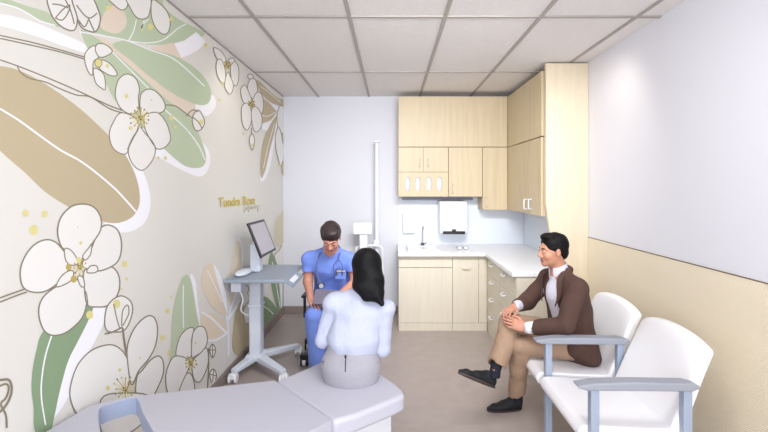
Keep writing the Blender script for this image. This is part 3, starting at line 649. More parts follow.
# ---------------------------------------------------------------- people: smooth surfaces grown from a field
class Vol:
    def __init__(s, lo, hi, h):
        s.lo = np.array(lo, float); s.h = h; s.n = np.ceil((np.array(hi)-s.lo)/h).astype(int)+1
        s.f = np.full(s.n, .2, np.float32)
    def region(s, lo, hi):
        a = np.clip(((np.array(lo)-s.lo)/s.h).astype(int), 0, s.n-1); b = np.clip(((np.array(hi)-s.lo)/s.h).astype(int)+2, 0, s.n)
        if (b <= a).any(): return None, None
        ax = [s.lo[i]+np.arange(a[i], b[i])*s.h for i in range(3)]
        X, Y, Z = np.meshgrid(*ax, indexing='ij', sparse=True)
        return (slice(a[0], b[0]), slice(a[1], b[1]), slice(a[2], b[2])), (X, Y, Z)
    def put(s, sl, d, k, op='add'):
        f = s.f[sl]; d = d.astype(np.float32)
        if op == 'add':
            if k: hh = np.maximum(k-np.abs(f-d), 0)/k; s.f[sl] = np.minimum(f, d)-hh*hh*k*.25
            else: s.f[sl] = np.minimum(f, d)
        else:
            d = -d
            if k: hh = np.maximum(k-np.abs(f-d), 0)/k; s.f[sl] = np.maximum(f, d)+hh*hh*k*.25
            else: s.f[sl] = np.maximum(f, d)
    def cap(s, a, b, ra, rb, k=.01, op='add', e=(1, 1, 1)):
        a, b = np.array(a, float), np.array(b, float); m = max(ra, rb)+.06
        sl, P = s.region(np.minimum(a, b)-m, np.maximum(a, b)+m)
        if sl is None: return s
        ab = b-a; L = max(ab@ab, 1e-9)
        t = np.clip(((P[0]-a[0])*ab[0]+(P[1]-a[1])*ab[1]+(P[2]-a[2])*ab[2])/L, 0, 1)
        d = np.sqrt((P[0]-a[0]-t*ab[0])**2+(P[1]-a[1]-t*ab[1])**2+(P[2]-a[2]-t*ab[2])**2)-(ra+(rb-ra)*t)
        s.put(sl, d, k, op); return s
    def chain(s, pts, rs, k=.01, op='add'):
        for i in range(len(pts)-1): s.cap(pts[i], pts[i+1], rs[i], rs[i+1], k, op)
        return s
    def ell(s, c, r, R=None, k=.01, op='add'):
        c = np.array(c, float); r = np.array(r, float); m = r.max()+.06
        sl, P = s.region(c-m, c+m)
        if sl is None: return s
        R = np.eye(3) if R is None else np.array(R); q = [P[0]-c[0], P[1]-c[1], P[2]-c[2]]
        l = [R[0, i]*q[0]+R[1, i]*q[1]+R[2, i]*q[2] for i in range(3)]      # columns of R = local axes
        k0 = np.sqrt(sum((l[i]/r[i])**2 for i in range(3)))+1e-9; k1 = np.sqrt(sum((l[i]/r[i]**2)**2 for i in range(3)))+1e-9
        s.put(sl, k0*(k0-1)/k1, k, op); return s
    def loft(s, a, b, wa, wb, side, k=.02, op='add'):
        """elliptic section limb from a to b; wa, wb = (half width along side, half depth)"""
        a, b = np.array(a, float), np.array(b, float); m = max(*wa, *wb)+.07
        sl, P = s.region(np.minimum(a, b)-m, np.maximum(a, b)+m)
        if sl is None: return s
        ab = b-a; L = np.sqrt(ab@ab); w = ab/L; u = np.array(side, float); u = u-w*(u@w); u /= np.linalg.norm(u); v = np.cross(w, u)
        q = [P[i]-a[i] for i in range(3)]
        dw = q[0]*w[0]+q[1]*w[1]+q[2]*w[2]; t = np.clip(dw/L, 0, 1); ew = dw-t*L
        du = q[0]*u[0]+q[1]*u[1]+q[2]*u[2]; dv = q[0]*v[0]+q[1]*v[1]+q[2]*v[2]
        W_ = wa[0]+(wb[0]-wa[0])*t; D_ = wa[1]+(wb[1]-wa[1])*t; M = np.minimum(W_, D_)
        k0 = np.sqrt((du/W_)**2+(dv/D_)**2+(ew/M)**2)+1e-9; k1 = np.sqrt((du/W_**2)**2+(dv/D_**2)**2+(ew/M**2)**2)+1e-9
        s.put(sl, k0*(k0-1)/k1, k, op); return s
    def half(s, p, n, k=.004):      # cut away everything on the +n side of the plane through p
        sl, P = s.region(s.lo, s.lo+s.h*s.n); n = np.array(n, float); n /= np.linalg.norm(n)
        d = -((P[0]-p[0])*n[0]+(P[1]-p[1])*n[1]+(P[2]-p[2])*n[2]); s.put(sl, d, k, 'sub'); return s
    def wrinkle(s, amp, sc=30, seed=0, dirz=1.0):
        sl, (X, Y, Z) = s.region(s.lo, s.lo+s.h*s.n); r = np.random.RandomState(seed)
        n = 0
        for i in range(5):
            a = r.normal(size=3); a[2] *= dirz; a = a/np.linalg.norm(a)*sc*(.6+.35*i); b = r.normal(size=3); b = b/np.linalg.norm(b)*sc*.5
            n = n+np.sin(a[0]*X+a[1]*Y+a[2]*Z+1.6*np.sin(b[0]*X+b[1]*Y+b[2]*Z+i)+r.uniform(0, 6))/(1+.4*i)
        s.f += (amp*n/2.2).astype(np.float32); return s
    def mesh(s):
        f = s.f; f[0] = f[-1] = .1; f[:, 0] = f[:, -1] = .1; f[:, :, 0] = f[:, :, -1] = .1
        ins = f < 0; cnt = np.zeros(np.array(f.shape)-1, np.int8)
        for i in (0, 1):
            for j in (0, 1):
                for k in (0, 1): cnt += ins[i:f.shape[0]-1+i, j:f.shape[1]-1+j, k:f.shape[2]-1+k]
        act = (cnt > 0) & (cnt < 8); idx = np.full(act.shape, -1, np.int64); C = np.argwhere(act); idx[act] = np.arange(len(C))
        pos = np.zeros((len(C), 3)); w = np.zeros(len(C)); i0, j0, k0 = C.T
        for ax in range(3):
            o = [a for a in range(3) if a != ax]
            for p in (0, 1):
                for q in (0, 1):
                    d0 = [0, 0, 0]; d0[o[0]] = p; d0[o[1]] = q; d1 = list(d0); d1[ax] = 1
                    fa = f[i0+d0[0], j0+d0[1], k0+d0[2]]; fb = f[i0+d1[0], j0+d1[1], k0+d1[2]]
                    m = (fa < 0) != (fb < 0); t = np.where(m, fa/np.where(m, fa-fb, 1), 0)
                    e = np.zeros((len(C), 3)); e += d0; e[:, ax] = t
                    pos += e*m[:, None]; w += m
        V = s.lo+(C+pos/np.maximum(w, 1)[:, None])*s.h; Q = []
        for ax in range(3):
            o = [a for a in range(3) if a != ax]
            sa = [slice(None)]*3; sb = [slice(None)]*3; sa[ax] = slice(0, -1); sb[ax] = slice(1, None)
            E = np.argwhere(ins[tuple(sa)] != ins[tuple(sb)])
            flip = ins[tuple(sa)][tuple(E.T)]
            def at(p, q):
                D = E.copy(); D[:, o[0]] -= p; D[:, o[1]] -= q; return idx[tuple(D.T)]
            quad = np.stack([at(0, 0), at(1, 0), at(1, 1), at(0, 1)], 1)
            if ax == 1: flip = ~flip
            quad[~flip] = quad[~flip][:, ::-1]; Q.append(quad)
        return V, np.concatenate(Q)
def grow(name, vol, mats, parent, pick=None, smooth=2):
    V, Q = vol.mesh()
    for _ in range(smooth):                      # light relaxation
        A = np.zeros_like(V); n = np.zeros(len(V))
        for i in range(4):
            a, b = Q[:, i], Q[:, (i+1) % 4]
            np.add.at(A, a, V[b]); np.add.at(n, a, 1); np.add.at(A, b, V[a]); np.add.at(n, b, 1)
        V = V*.5+A/np.maximum(n, 1)[:, None]*.5
    # keep only the largest connected pieces (drops specks)
    me = bpy.data.meshes.new(name); me.from_pydata(V.tolist(), [], Q.tolist())
    bm = bmesh.new(); bm.from_mesh(me)
    bm.verts.ensure_lookup_table(); seen = set(); comps = []
    for v in bm.verts:
        if v.index in seen: continue
        st = [v]; seen.add(v.index); comp = []
        while st:
            x = st.pop(); comp.append(x)
            for e in x.link_edges:
                y = e.other_vert(x)
                if y.index not in seen: seen.add(y.index); st.append(y)
        comps.append(comp)
    comps.sort(key=len, reverse=True)
    for c_ in comps[1:]:
        if len(c_) < .06*len(comps[0]): bmesh.ops.delete(bm, geom=c_, context='VERTS')
    bm.to_mesh(me); bm.free()
    mats = mats if isinstance(mats, (list, tuple)) else [mats]
    for m in mats: me.materials.append(m)
    me.polygons.foreach_set('use_smooth', [True]*len(me.polygons))
    if pick:
        c = np.empty(len(me.polygons)*3); me.polygons.foreach_get('center', c); me.polygons.foreach_set('material_index', pick(c.reshape(-1, 3)).astype(np.int32))
    me.update(); o = bpy.data.objects.new(name, me); COL.objects.link(o); par(o, parent); return o
def frame(fwd, up=(0, 0, 1)):       # columns: right, forward, up
    f = np.array(fwd, float); f /= np.linalg.norm(f); u = np.array(up, float); r = np.cross(f, u); r /= np.linalg.norm(r); u = np.cross(r, f)
    return np.stack([r, f, u], 1)
class Head:
    def __init__(s, c, R, k=1.0, female=False): s.c = np.array(c, float); s.R = R; s.k = k; s.fem = female
    def P(s, x, y, z): return s.c+s.R @ (np.array([x, y, z])*s.k)
    def L(s, pts): return ((pts-s.c) @ s.R)/s.k
    def skin(s, v):
        k, R, P = s.k, s.R, s.P
        v.ell(P(0, -.012, .035), np.array((.073, .09, .083))*k, R, .01)
        v.ell(P(0, .028, -.025), np.array((.060, .062, .078))*k, R, .02)
        v.ell(P(0, .035, -.07), np.array((.047, .045, .036))*k, R, .02)
        v.ell(P(0, .071, -.09), np.array((.021, .018, .017))*k, R, .02)
        for q in (-1, 1):
            v.ell(P(q*.036, .062, -.03), np.array((.022, .022, .024))*k, R, .015)
            v.cap(P(q*.012, .085, .024), P(q*.045, .072, .022), .009*k, .007*k, .012)
            v.ell(P(q*.031, .098, .004), np.array((.017, .016, .011))*k, R, .008, 'sub')
            v.ell(P(q*.031, .079, .003), np.array((.015, .013, .011))*k, R, .004)
            v.ell(P(q*.013, .094, -.034), np.array((.008, .009, .007))*k, R, .006)
            v.ell(P(q*.076, -.002, -.004), np.array((.007, .018, .030))*k, R, .006)
            v.ell(P(q*.083, .004, -.002), np.array((.004, .009, .017))*k, R, .004, 'sub')
        v.cap(P(0, .083, .015), P(0, .108, -.026), .008*k, .011*k, .012)
        v.cap(P(-.018, .085, -.055), P(.018, .085, -.055), .0055*k, .0055*k, .006)
        v.cap(P(-.015, .084, -.066), P(.015, .084, -.066), .0065*k, .0065*k, .006)
    def pick(s, C):
        q = s.L(C); m = (np.abs(q[:, 0]) < .023) & (q[:, 1] > .082) & (q[:, 2] < -.051) & (q[:, 2] > -.073); return m*1
    def extras(s, parent, hairm, down=False):
        for q in (-1, 1):
            obj('eyebrow', G().tube([s.P(q*.014, .0905, .022), s.P(q*.03, .0865, .027), s.P(q*.05, .069, .021)], [.0035*s.k, .0045*s.k, .002*s.k], 6), hairm, parent, smooth=True)
            if down:
                obj('eyelashes', G().tube([s.P(q*.020, .0885, -.006), s.P(q*.031, .0915, -.008), s.P(q*.043, .084, -.006)], .0014, 6), hairm, parent, smooth=True); continue
            e = obj('eye', G().ball(s.P(q*.031, .0795, .003), .0117*s.k, 14), mat('eye_white', (228, 222, 218), .2), parent, smooth=True)
            obj('iris', G().ball(s.P(q*.031, .0875, .001), .0050*s.k, 10), mat('dark_iris', (38, 26, 20), .15), e, smooth=True)
SKINS = {}
def skinmats(rgb, lip): return [mat('skin_%d' % rgb[1], rgb, .5, noise=.04, nscale=14), mat('lips_%d' % rgb[1], lip, .45)]
def hand(v, w, fwd, back, sc=1.0, curl=.5, thumb=1, spread=0.0):
    """w wrist, fwd to the fingers, back = normal of the back of the hand, thumb=+1/-1 side"""
    R = frame(fwd, back); X, Y, Z = R[:, 0]*thumb, R[:, 1], R[:, 2]; w = np.array(w, float)
    def P(x, y, z): return w+(X*x+Y*y+Z*z)*sc
    v.loft(P(0, 0, 0), P(0, .03, 0), (.027*sc, .019*sc), (.035*sc, .016*sc), X, .01)
    v.loft(P(0, .03, 0), P(0, .078, .002), (.036*sc, .015*sc), (.040*sc, .0125*sc), X, .008)
    for x0, y0, L, r in ((.031, .084, .072, .0088), (.0105, .09, .082, .009), (-.0105, .087, .075, .0086), (-.031, .078, .058, .0078)):
        p = P(x0, y0-.01, .001); a = curl*.5; pts = [p]; rs = [r*sc]
        cx, cy, cz = x0, y0-.01, .001
        for i, fr in enumerate((.46, .30, .24)):
            l = L*fr+(.01 if i == 0 else 0)
            cy += l*math.cos(a); cz -= l*math.sin(a); cx += spread*x0*l*10; pts.append(P(cx, cy, cz)); rs.append(r*sc*(1-.09*(i+1))); a += curl
        v.chain(pts, rs, .0025)
    v.chain([P(.024, .018, -.004), P(.047, .046, -.012), P(.053, .074, -.02), P(.047, .097, -.027)], [.015*sc, .0115*sc, .010*sc, .008*sc], .005)
def norm(a): a = np.array(a, float); return a/np.linalg.norm(a)
def A3(*a): return np.array(a, float)
HB = .0045
# ================================================================ seated man in brown jacket
JACK = mat('brown_wool_jacket', (78, 54, 46), .85, noise=.08, nscale=90, bump=.3, bscale=260)
SHIRTL = mat('pale_lilac_shirt', (206, 204, 218), .75, bump=.1, bscale=200)
KHAKI = mat('khaki_chino_cloth', (160, 132, 110), .85, noise=.04, nscale=60, bump=.5, bscale=14, bd=.02)
SOCK = mat('dark_navy_sock', (24, 28, 42), .9); SHOE = mat('black_suede_shoe', (18, 18, 24), .7, bump=.1, bscale=300); SOLE = mat('dark_brown_sole', (62, 48, 44), .5)
HAIRM = mat('near_black_hair', (12, 9, 10), .6, spec=.2, noise=.2, nscale=60, stretch=(1, 1, .3), bump=.4, bscale=90)
man = thing('person', 'seated man with dark hair in brown jacket and khaki trousers, legs crossed, hands on knee', 'person', (1.2, 2.66, .40))
MF = norm((-.93, -.30, 0)); MS = np.array([-MF[1], MF[0], 0])*1.0     # facing; MS points to his left (towards the camera)
MS = np.array([MF[1]*-1, MF[0], 0]);
pel = A3(1.225, 2.66, .50); waist = A3(1.205, 2.66, .66); chest = A3(1.165, 2.66, .82); nb = A3(1.135, 2.665, .945)
shN = A3(1.185, 2.515, .885); shF = A3(1.115, 2.80, .885)
elN = A3(1.075, 2.435, .685); wrN = A3(.868, 2.552, .622)
elF = A3(.985, 2.86, .705); wrF = A3(.845, 2.715, .708)
hipN = A3(1.20, 2.59, .485); knN = A3(.850, 2.60, .485); anN = A3(.860, 2.70, .115)
hipF = A3(1.20, 2.74, .50); knF = A3(.800, 2.675, .615); anF = A3(.665, 2.515, .375)
hc = A3(1.088, 2.655, 1.105)
hd = Head(hc, frame((-.985, -.10, -.06)), .93)
v = Vol((.38, 2.2, .0), (1.5, 3.05, 1.26), HB)
hd.skin(v)
v.cap(nb, hd.P(0, -.018, -.05), .052, .050, .02)
v.loft(chest, waist, (.145, .085), (.125, .08), MS, .03); v.loft(waist, pel, (.12, .08), (.14, .09), MS, .03)
v.cap(nb, chest, .05, .10, .03); v.cap(shN, nb, .045, .045, .03); v.cap(shF, nb, .045, .045, .03); v.cap(chest, shN, .06, .045, .03); v.cap(chest, shF, .06, .045, .03)
for a, b, c_ in ((shN, elN, wrN), (shF, elF, wrF)): v.chain([a, b, c_], [.042, .034, .024], .02)
for a, b, c_ in ((hipN, knN, anN), (hipF, knF, anF)): v.chain([a, b, c_], [.066, .046, .032], .02)
# hands folded over the raised knee
hand(v, wrN, norm(A3(.735, 2.572, .668)-wrN), norm((-.30, -1, .45)), .93, .42, 1)
hand(v, wrF, norm(A3(.745, 2.615, .700)-wrF), norm((-.22, -.10, 1.0)), .93, .50, -1)
grow('body', v, skinmats((190, 136, 112), (158, 92, 82)), man, hd.pick, 1)
hd.extras(man, HAIRM)
v = Vol(hc-.16, hc+.17, .004); P = hd.P
v.ell(P(0, -.02, .046), np.array((.081, .099, .086))*.93, hd.R, .01); v.ell(P(0, -.06, -.02), np.array((.062, .048, .055))*.93, hd.R, .02)
v.ell(P(0, .036, .106), np.array((.056, .046, .024))*.93, hd.R, .02)
v.ell(P(0, .115, -.01), np.array((.09, .066, .092))*.93, hd.R, .01, 'sub')
v.ell(P(0, .03, -.075), np.array((.12, .085, .075))*.93, hd.R, .012, 'sub')
for q in (-1, 1): v.ell(P(q*.09, .01, -.01), np.array((.022, .024, .034))*.93, hd.R, .005, 'sub')
v.half(P(0, -.05, -.066), hd.R @ np.array([0, .25, -1]))
v.wrinkle(.0022, 110, 3); grow('hair', v, HAIRM, man, None, 1)
# shirt
v = Vol((.85, 2.3, .45), (1.4, 3.0, 1.08), .005)
v.loft(chest+MF*.012, waist+MF*.012, (.155, .098), (.135, .095), MS, .03); v.cap(nb-(0, 0, .02), chest, .062, .11, .03)
v.loft(waist, pel, (.13, .092), (.14, .095), MS, .03)
v.cap(nb-A3(0, 0, .01), nb+(hd.P(0, -.02, -.05)-nb)*.20, .058, .055, .01)
v.cap(nb+(hd.P(0, -.02, -.05)-nb)*.38, hd.P(0, -.02, -.05), .052, .05, .004, 'sub'); v.ell(nb+MF*.07+A3(0, 0, .035), (.03, .03, .045), None, .01, 'sub')
for w, e_ in ((wrN, elN), (wrF, elF)): v.cap(w+(e_-w)*.06, w+(e_-w)*.35, .036, .036, .01)
v.wrinkle(.0015, 40, 2); grow('shirt', v, SHIRTL, man)
v = Vol((.78, 2.3, .55), (1.1, 2.9, .80), .004)
for w, e_, in ((wrN, elN),): v.cap(w+(e_-w)*.05, w+(e_-w)*.25, .037, .038, .004)
v.half(wrN+(elN-wrN)*.05, -(elN-wrN)); cf = grow('shirt_cuff', v, mat('white_cuff', (238, 238, 246), .7), man)
# jacket
v = Vol((.75, 2.2, .34), (1.48, 3.05, 1.04), .005)
v.loft(chest-MF*.004, waist, (.172, .112), (.158, .115), MS, .03); v.loft(waist, pel+A3(.0, 0, -.02), (.155, .108), (.170, .112), MS, .03)
v.loft(pel+A3(.0, -.0, .02), pel+A3(.03, -.01, -.085), (.172, .112), (.178, .095), MS, .03)
v.cap(nb-A3(0, 0, .015), chest, .068, .12, .04); v.cap(chest+A3(.03, 0, .02), chest+A3(.07, 0, -.1), .11, .11, .04)
for a, s2 in ((shN, nb), (shF, nb)): v.cap(a, s2-A3(0, 0, .01), .062, .055, .03); v.cap(chest, a, .09, .062, .03)
for a, b, c_ in ((shN, elN, wrN), (shF, elF, wrF)): v.chain([a, b, c_+(b-c_)*.16], [.064, .056, .044], .02)
# near skirt panel hanging beside the thigh
v.cap((1.17, 2.535, .50), (1.27, 2.525, .43), .05, .045, .03)
v.ell(nb-MF*.030+A3(0, 0, .035), (.070, .068, .036), None, .02)
# front opening: wedge from collar to hem
op = chest+MF*.13
for t in np.linspace(0, 1, 9):
    c_ = (nb+MF*.055+A3(0, 0, .045))*(1-t)+(pel+MF*.15+A3(0, 0, .06))*t
    v.ell(c_, (.062-.012*math.sin(t*3.1), .062-.012*math.sin(t*3.1), .06), None, .01, 'sub')
v.cap(nb+A3(0, 0, .02), nb+(hd.P(0, -.02, -.05)-nb)*.9, .064, .066, .005, 'sub')
for w, e_ in ((wrN, elN), (wrF, elF)): v.cap(w-(e_-w)*.3, w+(e_-w)*.14, .06, .052, .006, 'sub')
v.wrinkle(.0055, 32, 8, .8); v.half((0, 0, .372), (0, 0, -1)); grow('jacket', v, JACK, man)
# shirt collar: a folded band round the neck, open at the throat
ng = hd.P(0, -.02, -.05)-nb; nd = norm(ng); cR = norm(np.cross(MF, nd)); cF = np.cross(nd, cR); vv = []; NC = 24
for i in range(NC+1):
    a = math.radians(18+324*i/NC); w_ = cF*math.cos(a)+cR*math.sin(a); fr = math.cos(a)
    lo_ = nb+ng*.28-nd*(.006+.026*max(0, fr)); hi_ = nb+ng*(.62-.10*max(0, fr))
    vv += [tuple(lo_+w_*.0660), tuple(hi_+w_*.0585), tuple(hi_+w_*.0555), tuple(lo_+w_*.0600)]
ff = [(i*4+k, i*4+(k+1) % 4, i*4+4+(k+1) % 4, i*4+4+k) for i in range(NC) for k in range(4)]+[(0, 3, 2, 1), tuple(NC*4+k for k in range(4))]
obj('shirt_collar', G().add(vv, ff), SHIRTL, man, smooth=True)
# lapel strips and buttons
for q in (-1, 1):
    lp = [nb+MS*q*.055+MF*.02+A3(0, 0, .035), nb+MS*q*.07+MF*.075-A3(0, 0, .02), chest+MS*q*.072+MF*.115, chest+MS*q*.062+MF*.125-A3(0, 0, .06)]
    g = G(); Qs = catmull(lp, False, 5); n_ = len(Qs); vv = []
    for i, p in enumerate(Qs):
        wd = .030*math.sin(math.pi*min(1, (i+3)/n_))+.004
        out_ = MS*q*wd
        vv += [tuple(p), tuple(p+out_-MF*wd*.35), tuple(p+out_-MF*wd*.35+MF*.007), tuple(p+MF*.007)]
    ff = []
    for i in range(n_-1):
        for k in range(4): ff.append((i*4+k, i*4+(k+1) % 4, (i+1)*4+(k+1) % 4, (i+1)*4+k))
    ff += [(0, 3, 2, 1), tuple((n_-1)*4+k for k in range(4))]
    obj('lapel', G().add(vv, ff), JACK, man, smooth=True)
# trousers
v = Vol((.55, 2.3, .0), (1.45, 3.0, .78), .005)
v.loft(waist-A3(0, 0, .06), pel, (.135, .098), (.155, .11), MS, .03); v.cap(pel, hipN, .09, .085, .03); v.cap(pel, hipF, .09, .085, .03)
v.chain([hipF, (hipF+knF)/2, knF], [.084, .077, .066], .01); v.chain([knF, (knF+anF)/2+A3(.012, .0, 0), anF+(knF-anF)*.14], [.066, .066, .060], .01)
v.chain([hipN, (hipN+knN)/2, knN], [.084, .074, .064], .006); v.chain([knN, (knN+anN)/2, anN+A3(0, 0, .0)], [.064, .060, .054], .006)
v.cap(anN, anN-(knN-anN)*.2, .052, .06, .004, 'sub'); v.cap(anF+(knF-anF)*.11, anF-(knF-anF)*.2, .052, .062, .004, 'sub')
v.wrinkle(.0045, 38, 5); grow('trousers', v, KHAKI, man)
def shoe(an, heel, toe, parent, up=(0, 0, 1), sc=1.0, sock=None):
    an, heel, toe = map(lambda q: np.array(q, float), (an, heel, toe)); f = norm(toe-heel); u = np.array(up, float); u = norm(u-f*(u@f)); r = np.cross(f, u); L = np.linalg.norm(toe-heel)
    lo = np.minimum(heel, toe)-.09; hi = np.maximum(np.maximum(heel, toe), an)+.09
    v = Vol(lo, hi, .004)
    def P(y, z, x=0): return heel+f*y*L+u*z+r*x
    v.loft(P(.12, .030), P(.55, .027), (.032*sc, .03), (.038*sc, .026), r, .01)
    v.loft(P(.55, .026), P(.80, .022), (.038*sc, .024), (.034*sc, .018), r, .01); v.cap(P(.8, .02), P(.96, .017), .026*sc, .011, .015)
    v.cap(P(.14, .045), P(.20, .068), .034*sc, .034*sc, .02); v.cap(P(.22, .06), P(.5, .035), .032*sc, .026, .02)
    v.half(P(0, .006), -u); v.half(P(.1, .086), u*1.0)
    s_ = grow('shoe', v, SHOE, parent)
    g = G(); N = 14; pts = []
    for i in range(N*2):
        t = i/(N*2)*2*math.pi; yy = .5-.5*math.cos(t); hw = (.034+.006*math.sin(yy*3.6-.6))*sc*math.sqrt(max(0, 1-(2*yy-1)**6)) if yy < .5 else (.038*sc)*math.sqrt(max(0, 1-((yy-.5)/.5)**2.2))
        pts.append(P(yy, 0, hw*(1 if t < math.pi else -1)))
    n_ = len(pts); g.add([tuple(p) for p in pts]+[tuple(p+u*.010) for p in pts], [tuple(range(n_))[::-1], tuple(range(n_, 2*n_))]+[(i, (i+1) % n_, n_+(i+1) % n_, n_+i) for i in range(n_)])
    obj('sole', g, SOLE, s_); hl = G().box(0, 0, 0, 0, 0, 0)
    return s_
shoe(anN, (.905, 2.735, .002), (.655, 2.70, .002), man, sc=.95)
shoe(anF, (.662, 2.52, .248), (.418, 2.465, .372), man, up=norm(knF-anF+A3(-.1, 0, .1)), sc=.95)
obj('sock', G().tube([anF+(knF-anF)*.30, anF, anF-A3(.006, 0, .045)], [.037, .034, .036], 16), SOCK, man, smooth=True)
obj('sock', G().tube([anN+A3(0, 0, .05), anN-A3(-.008, -.01, .05)], [.036, .036], 16), SOCK, man, smooth=True)
# ================================================================ clinician in blue scrubs
BLUE = mat('cornflower_blue_scrubs', (112, 138, 216), .8, noise=.03, nscale=20, bump=.5, bscale=13, bd=.02)
doc = thing('person', 'seated clinician in blue scrubs with stethoscope looking down at a grey tablet', 'person', (-.51, 3.5, .45))
DF = norm((.02, -1, 0)); DS = np.array([1, .02, 0])
pel = A3(-.52, 3.52, .53); waist = A3(-.52, 3.49, .70); chest = A3(-.525, 3.42, .86); nb = A3(-.515, 3.375, .985)
shL = A3(-.695, 3.40, .905); shR = A3(-.355, 3.40, .905)
elL = A3(-.715, 3.40, .715); wrL = A3(-.645, 3.17, .635); elR = A3(-.300, 3.37, .73); wrR = A3(-.415, 3.17, .66)
hipL = A3(-.60, 3.48, .53); knL = A3(-.60, 3.09, .53); anL = A3(-.570, 3.13, .10); hipR = A3(-.44, 3.48, .53); knR = A3(-.42, 3.08, .53); anR = A3(-.43, 3.14, .10)
hc = A3(-.492, 3.235, 1.118)
hd = Head(hc, frame((.03, -.80, -.62), (0, -.62, .80)), .98)
v = Vol((-.95, 2.85, .0), (-.1, 3.75, 1.32), HB)
hd.skin(v); v.cap(nb, hd.P(0, -.02, -.05), .056, .052, .02)
v.loft(chest, waist, (.15, .09), (.13, .085), DS, .03); v.loft(waist, pel, (.13, .085), (.14, .10), DS, .03)
v.cap(nb, chest, .05, .10, .03)
for s_ in (shL, shR): v.cap(s_, nb, .045, .045, .03); v.cap(chest, s_, .06, .045, .03)
for a, b, c_ in ((shL, elL, wrL), (shR, elR, wrR)): v.chain([a, b, c_], [.045, .040, .027], .02)
for a, b, c_ in ((hipL, knL, anL), (hipR, knR, anR)): v.chain([a, b, c_], [.068, .048, .034], .02)
hand(v, wrL, norm((.42, -.72, -.10)), norm((-.35, -.15, .9)), .95, .45, -1)
hand(v, wrR, norm((-.42, -.70, -.10)), norm((.35, -.15, .9)), .95, .45, 1)
grow('body', v, skinmats((200, 142, 122), (170, 100, 96)), doc, hd.pick, 1)
HAIRB = mat('dark_brown_hair', (44, 32, 32), .5, noise=.2, nscale=60, bump=.4, bscale=90)
hd.extras(doc, HAIRB, True); k = .98
v = Vol(hc-.17, hc+.18, .004); P = hd.P
v.ell(P(0, -.018, .048), np.array((.085, .102, .088))*k, hd.R, .01); v.ell(P(-.015, .05, .098), np.array((.058, .042, .03))*k, hd.R, .02)
v.ell(P(.03, .128, -.005), np.array((.075, .066, .07))*k, hd.R, .01, 'sub'); v.ell(P(-.03, .122, -.035), np.array((.075, .066, .075))*k, hd.R, .01, 'sub'); v.ell(P(0, .03, -.075), np.array((.12, .085, .075))*k, hd.R, .012, 'sub')
for q in (-1, 1): v.ell(P(q*.09, .01, -.01), np.array((.022, .024, .034))*k, hd.R, .005, 'sub')
v.half(P(0, 0, -.06), hd.R @ np.array([0, .25, -1])); v.wrinkle(.0032, 75, 5); grow('hair', v, HAIRB, doc, None, 1)
v = Vol((-.95, 3.0, .42), (-.1, 3.75, 1.08), .005)
v.loft(chest, waist, (.172, .118), (.155, .118), DS, .04); v.loft(waist, pel+A3(0, -.02, .0), (.155, .12), (.17, .13), DS, .03)
v.cap(nb-A3(0, 0, .015), chest, .068, .12, .04)
for s_, e_ in ((shL, elL), (shR, elR)): v.cap(s_, nb-A3(0, 0, .01), .062, .058, .03); v.cap(chest, s_, .09, .064, .03); v.cap(s_, s_+(e_-s_)*.80, .062, .059, .02); v.cap(s_+(e_-s_)*.83, s_+(e_-s_)*1.5, .085, .09, .005, 'sub')
v.cap(nb+A3(0, 0, .0), hd.P(0, -.02, -.05), .058, .062, .008, 'sub')
for t in np.linspace(0, 1, 6): v.ell(nb+DF*(.06+.055*t)+A3(0, 0, .03-.095*t), (.052*(1-t)+.008, .05, .022), None, .003, 'sub')
v.wrinkle(.0055, 30, 4, .5); grow('scrub_top', v, BLUE, doc)
v = Vol((-.80, 2.9, .0), (-.25, 3.75, .72), .005)
v.loft(waist-A3(0, 0, .1), pel, (.145, .105), (.165, .12), DS, .03)
for a, b, c_ in ((hipL, knL, anL), (hipR, knR, anR)): v.cap(pel, a, .1, .088, .03); v.chain([a, b], [.088, .072], .008); v.chain([b, c_+A3(0, 0, -.04)], [.072, .068], .012)
v.half((0, 0, .06), (0, 0, -1)); v.wrinkle(.004, 26, 9); grow('scrub_trousers', v, BLUE, doc)
WSHOE = SHOE
shoe(anL, (-.575, 3.17, .002), (-.60, 2.92, .002), doc); shoe(anR, (-.43, 3.18, .002), (-.41, 2.93, .002), doc)
# pocket with pens
pk = obj('chest_pocket', G().box(-.463, -.375, 3.283, 3.292, .765, .838), BLUE, doc, bevel=.003)
for x, m_ in ((-.455, DGREY), (-.442, CHROME), (-.405, DGREY)):
    obj('pen', G().cyl((x, 3.279, .80), (x, 3.276, .858), .0045), m_, pk, smooth=True)
obj('pocket_badge', G().box(-.45, -.38, 3.272, 3.280, .828, .838), mat('tan_badge', (196, 170, 150), .5), pk)
# stethoscope: a thing of its own, hung round the neck
TUB = mat('slate_blue_tubing', (74, 92, 150), .4)
st = thing('stethoscope', 'slate blue stethoscope with round silver chest piece hanging round the clinician neck', 'stethoscope', (-.56, 3.27, .85))
tu = [(-.600, 3.40, .975), (-.598, 3.335, .975), (-.610, 3.285, .93), (-.615, 3.262, .86), (-.60, 3.248, .79), (-.575, 3.236, .745)]
tr_ = [(-.600, 3.40, .975), (-.57, 3.448, 1.02), (-.515, 3.47, 1.03), (-.46, 3.448, 1.02), (-.432, 3.39, .985), (-.432, 3.318, .97), (-.44, 3.285, .93)]
obj('tube', G().tube(catmull(tu, False, 5), .006, 8), TUB, st, smooth=True); obj('neck_tube', G().tube(catmull(tr_, False, 5), .006, 8), TUB, st, smooth=True)
obj('binaural', G().tube(catmull([(-.44, 3.285, .93), (-.470, 3.270, .895), (-.478, 3.262, .85), (-.465, 3.258, .80)], False, 5), .0045, 8), TUB, st, smooth=True)
obj('binaural', G().tube(catmull([(-.44, 3.285, .93), (-.412, 3.272, .90), (-.402, 3.266, .86), (-.408, 3.264, .84)], False, 5), .0045, 8), TUB, st, smooth=True)
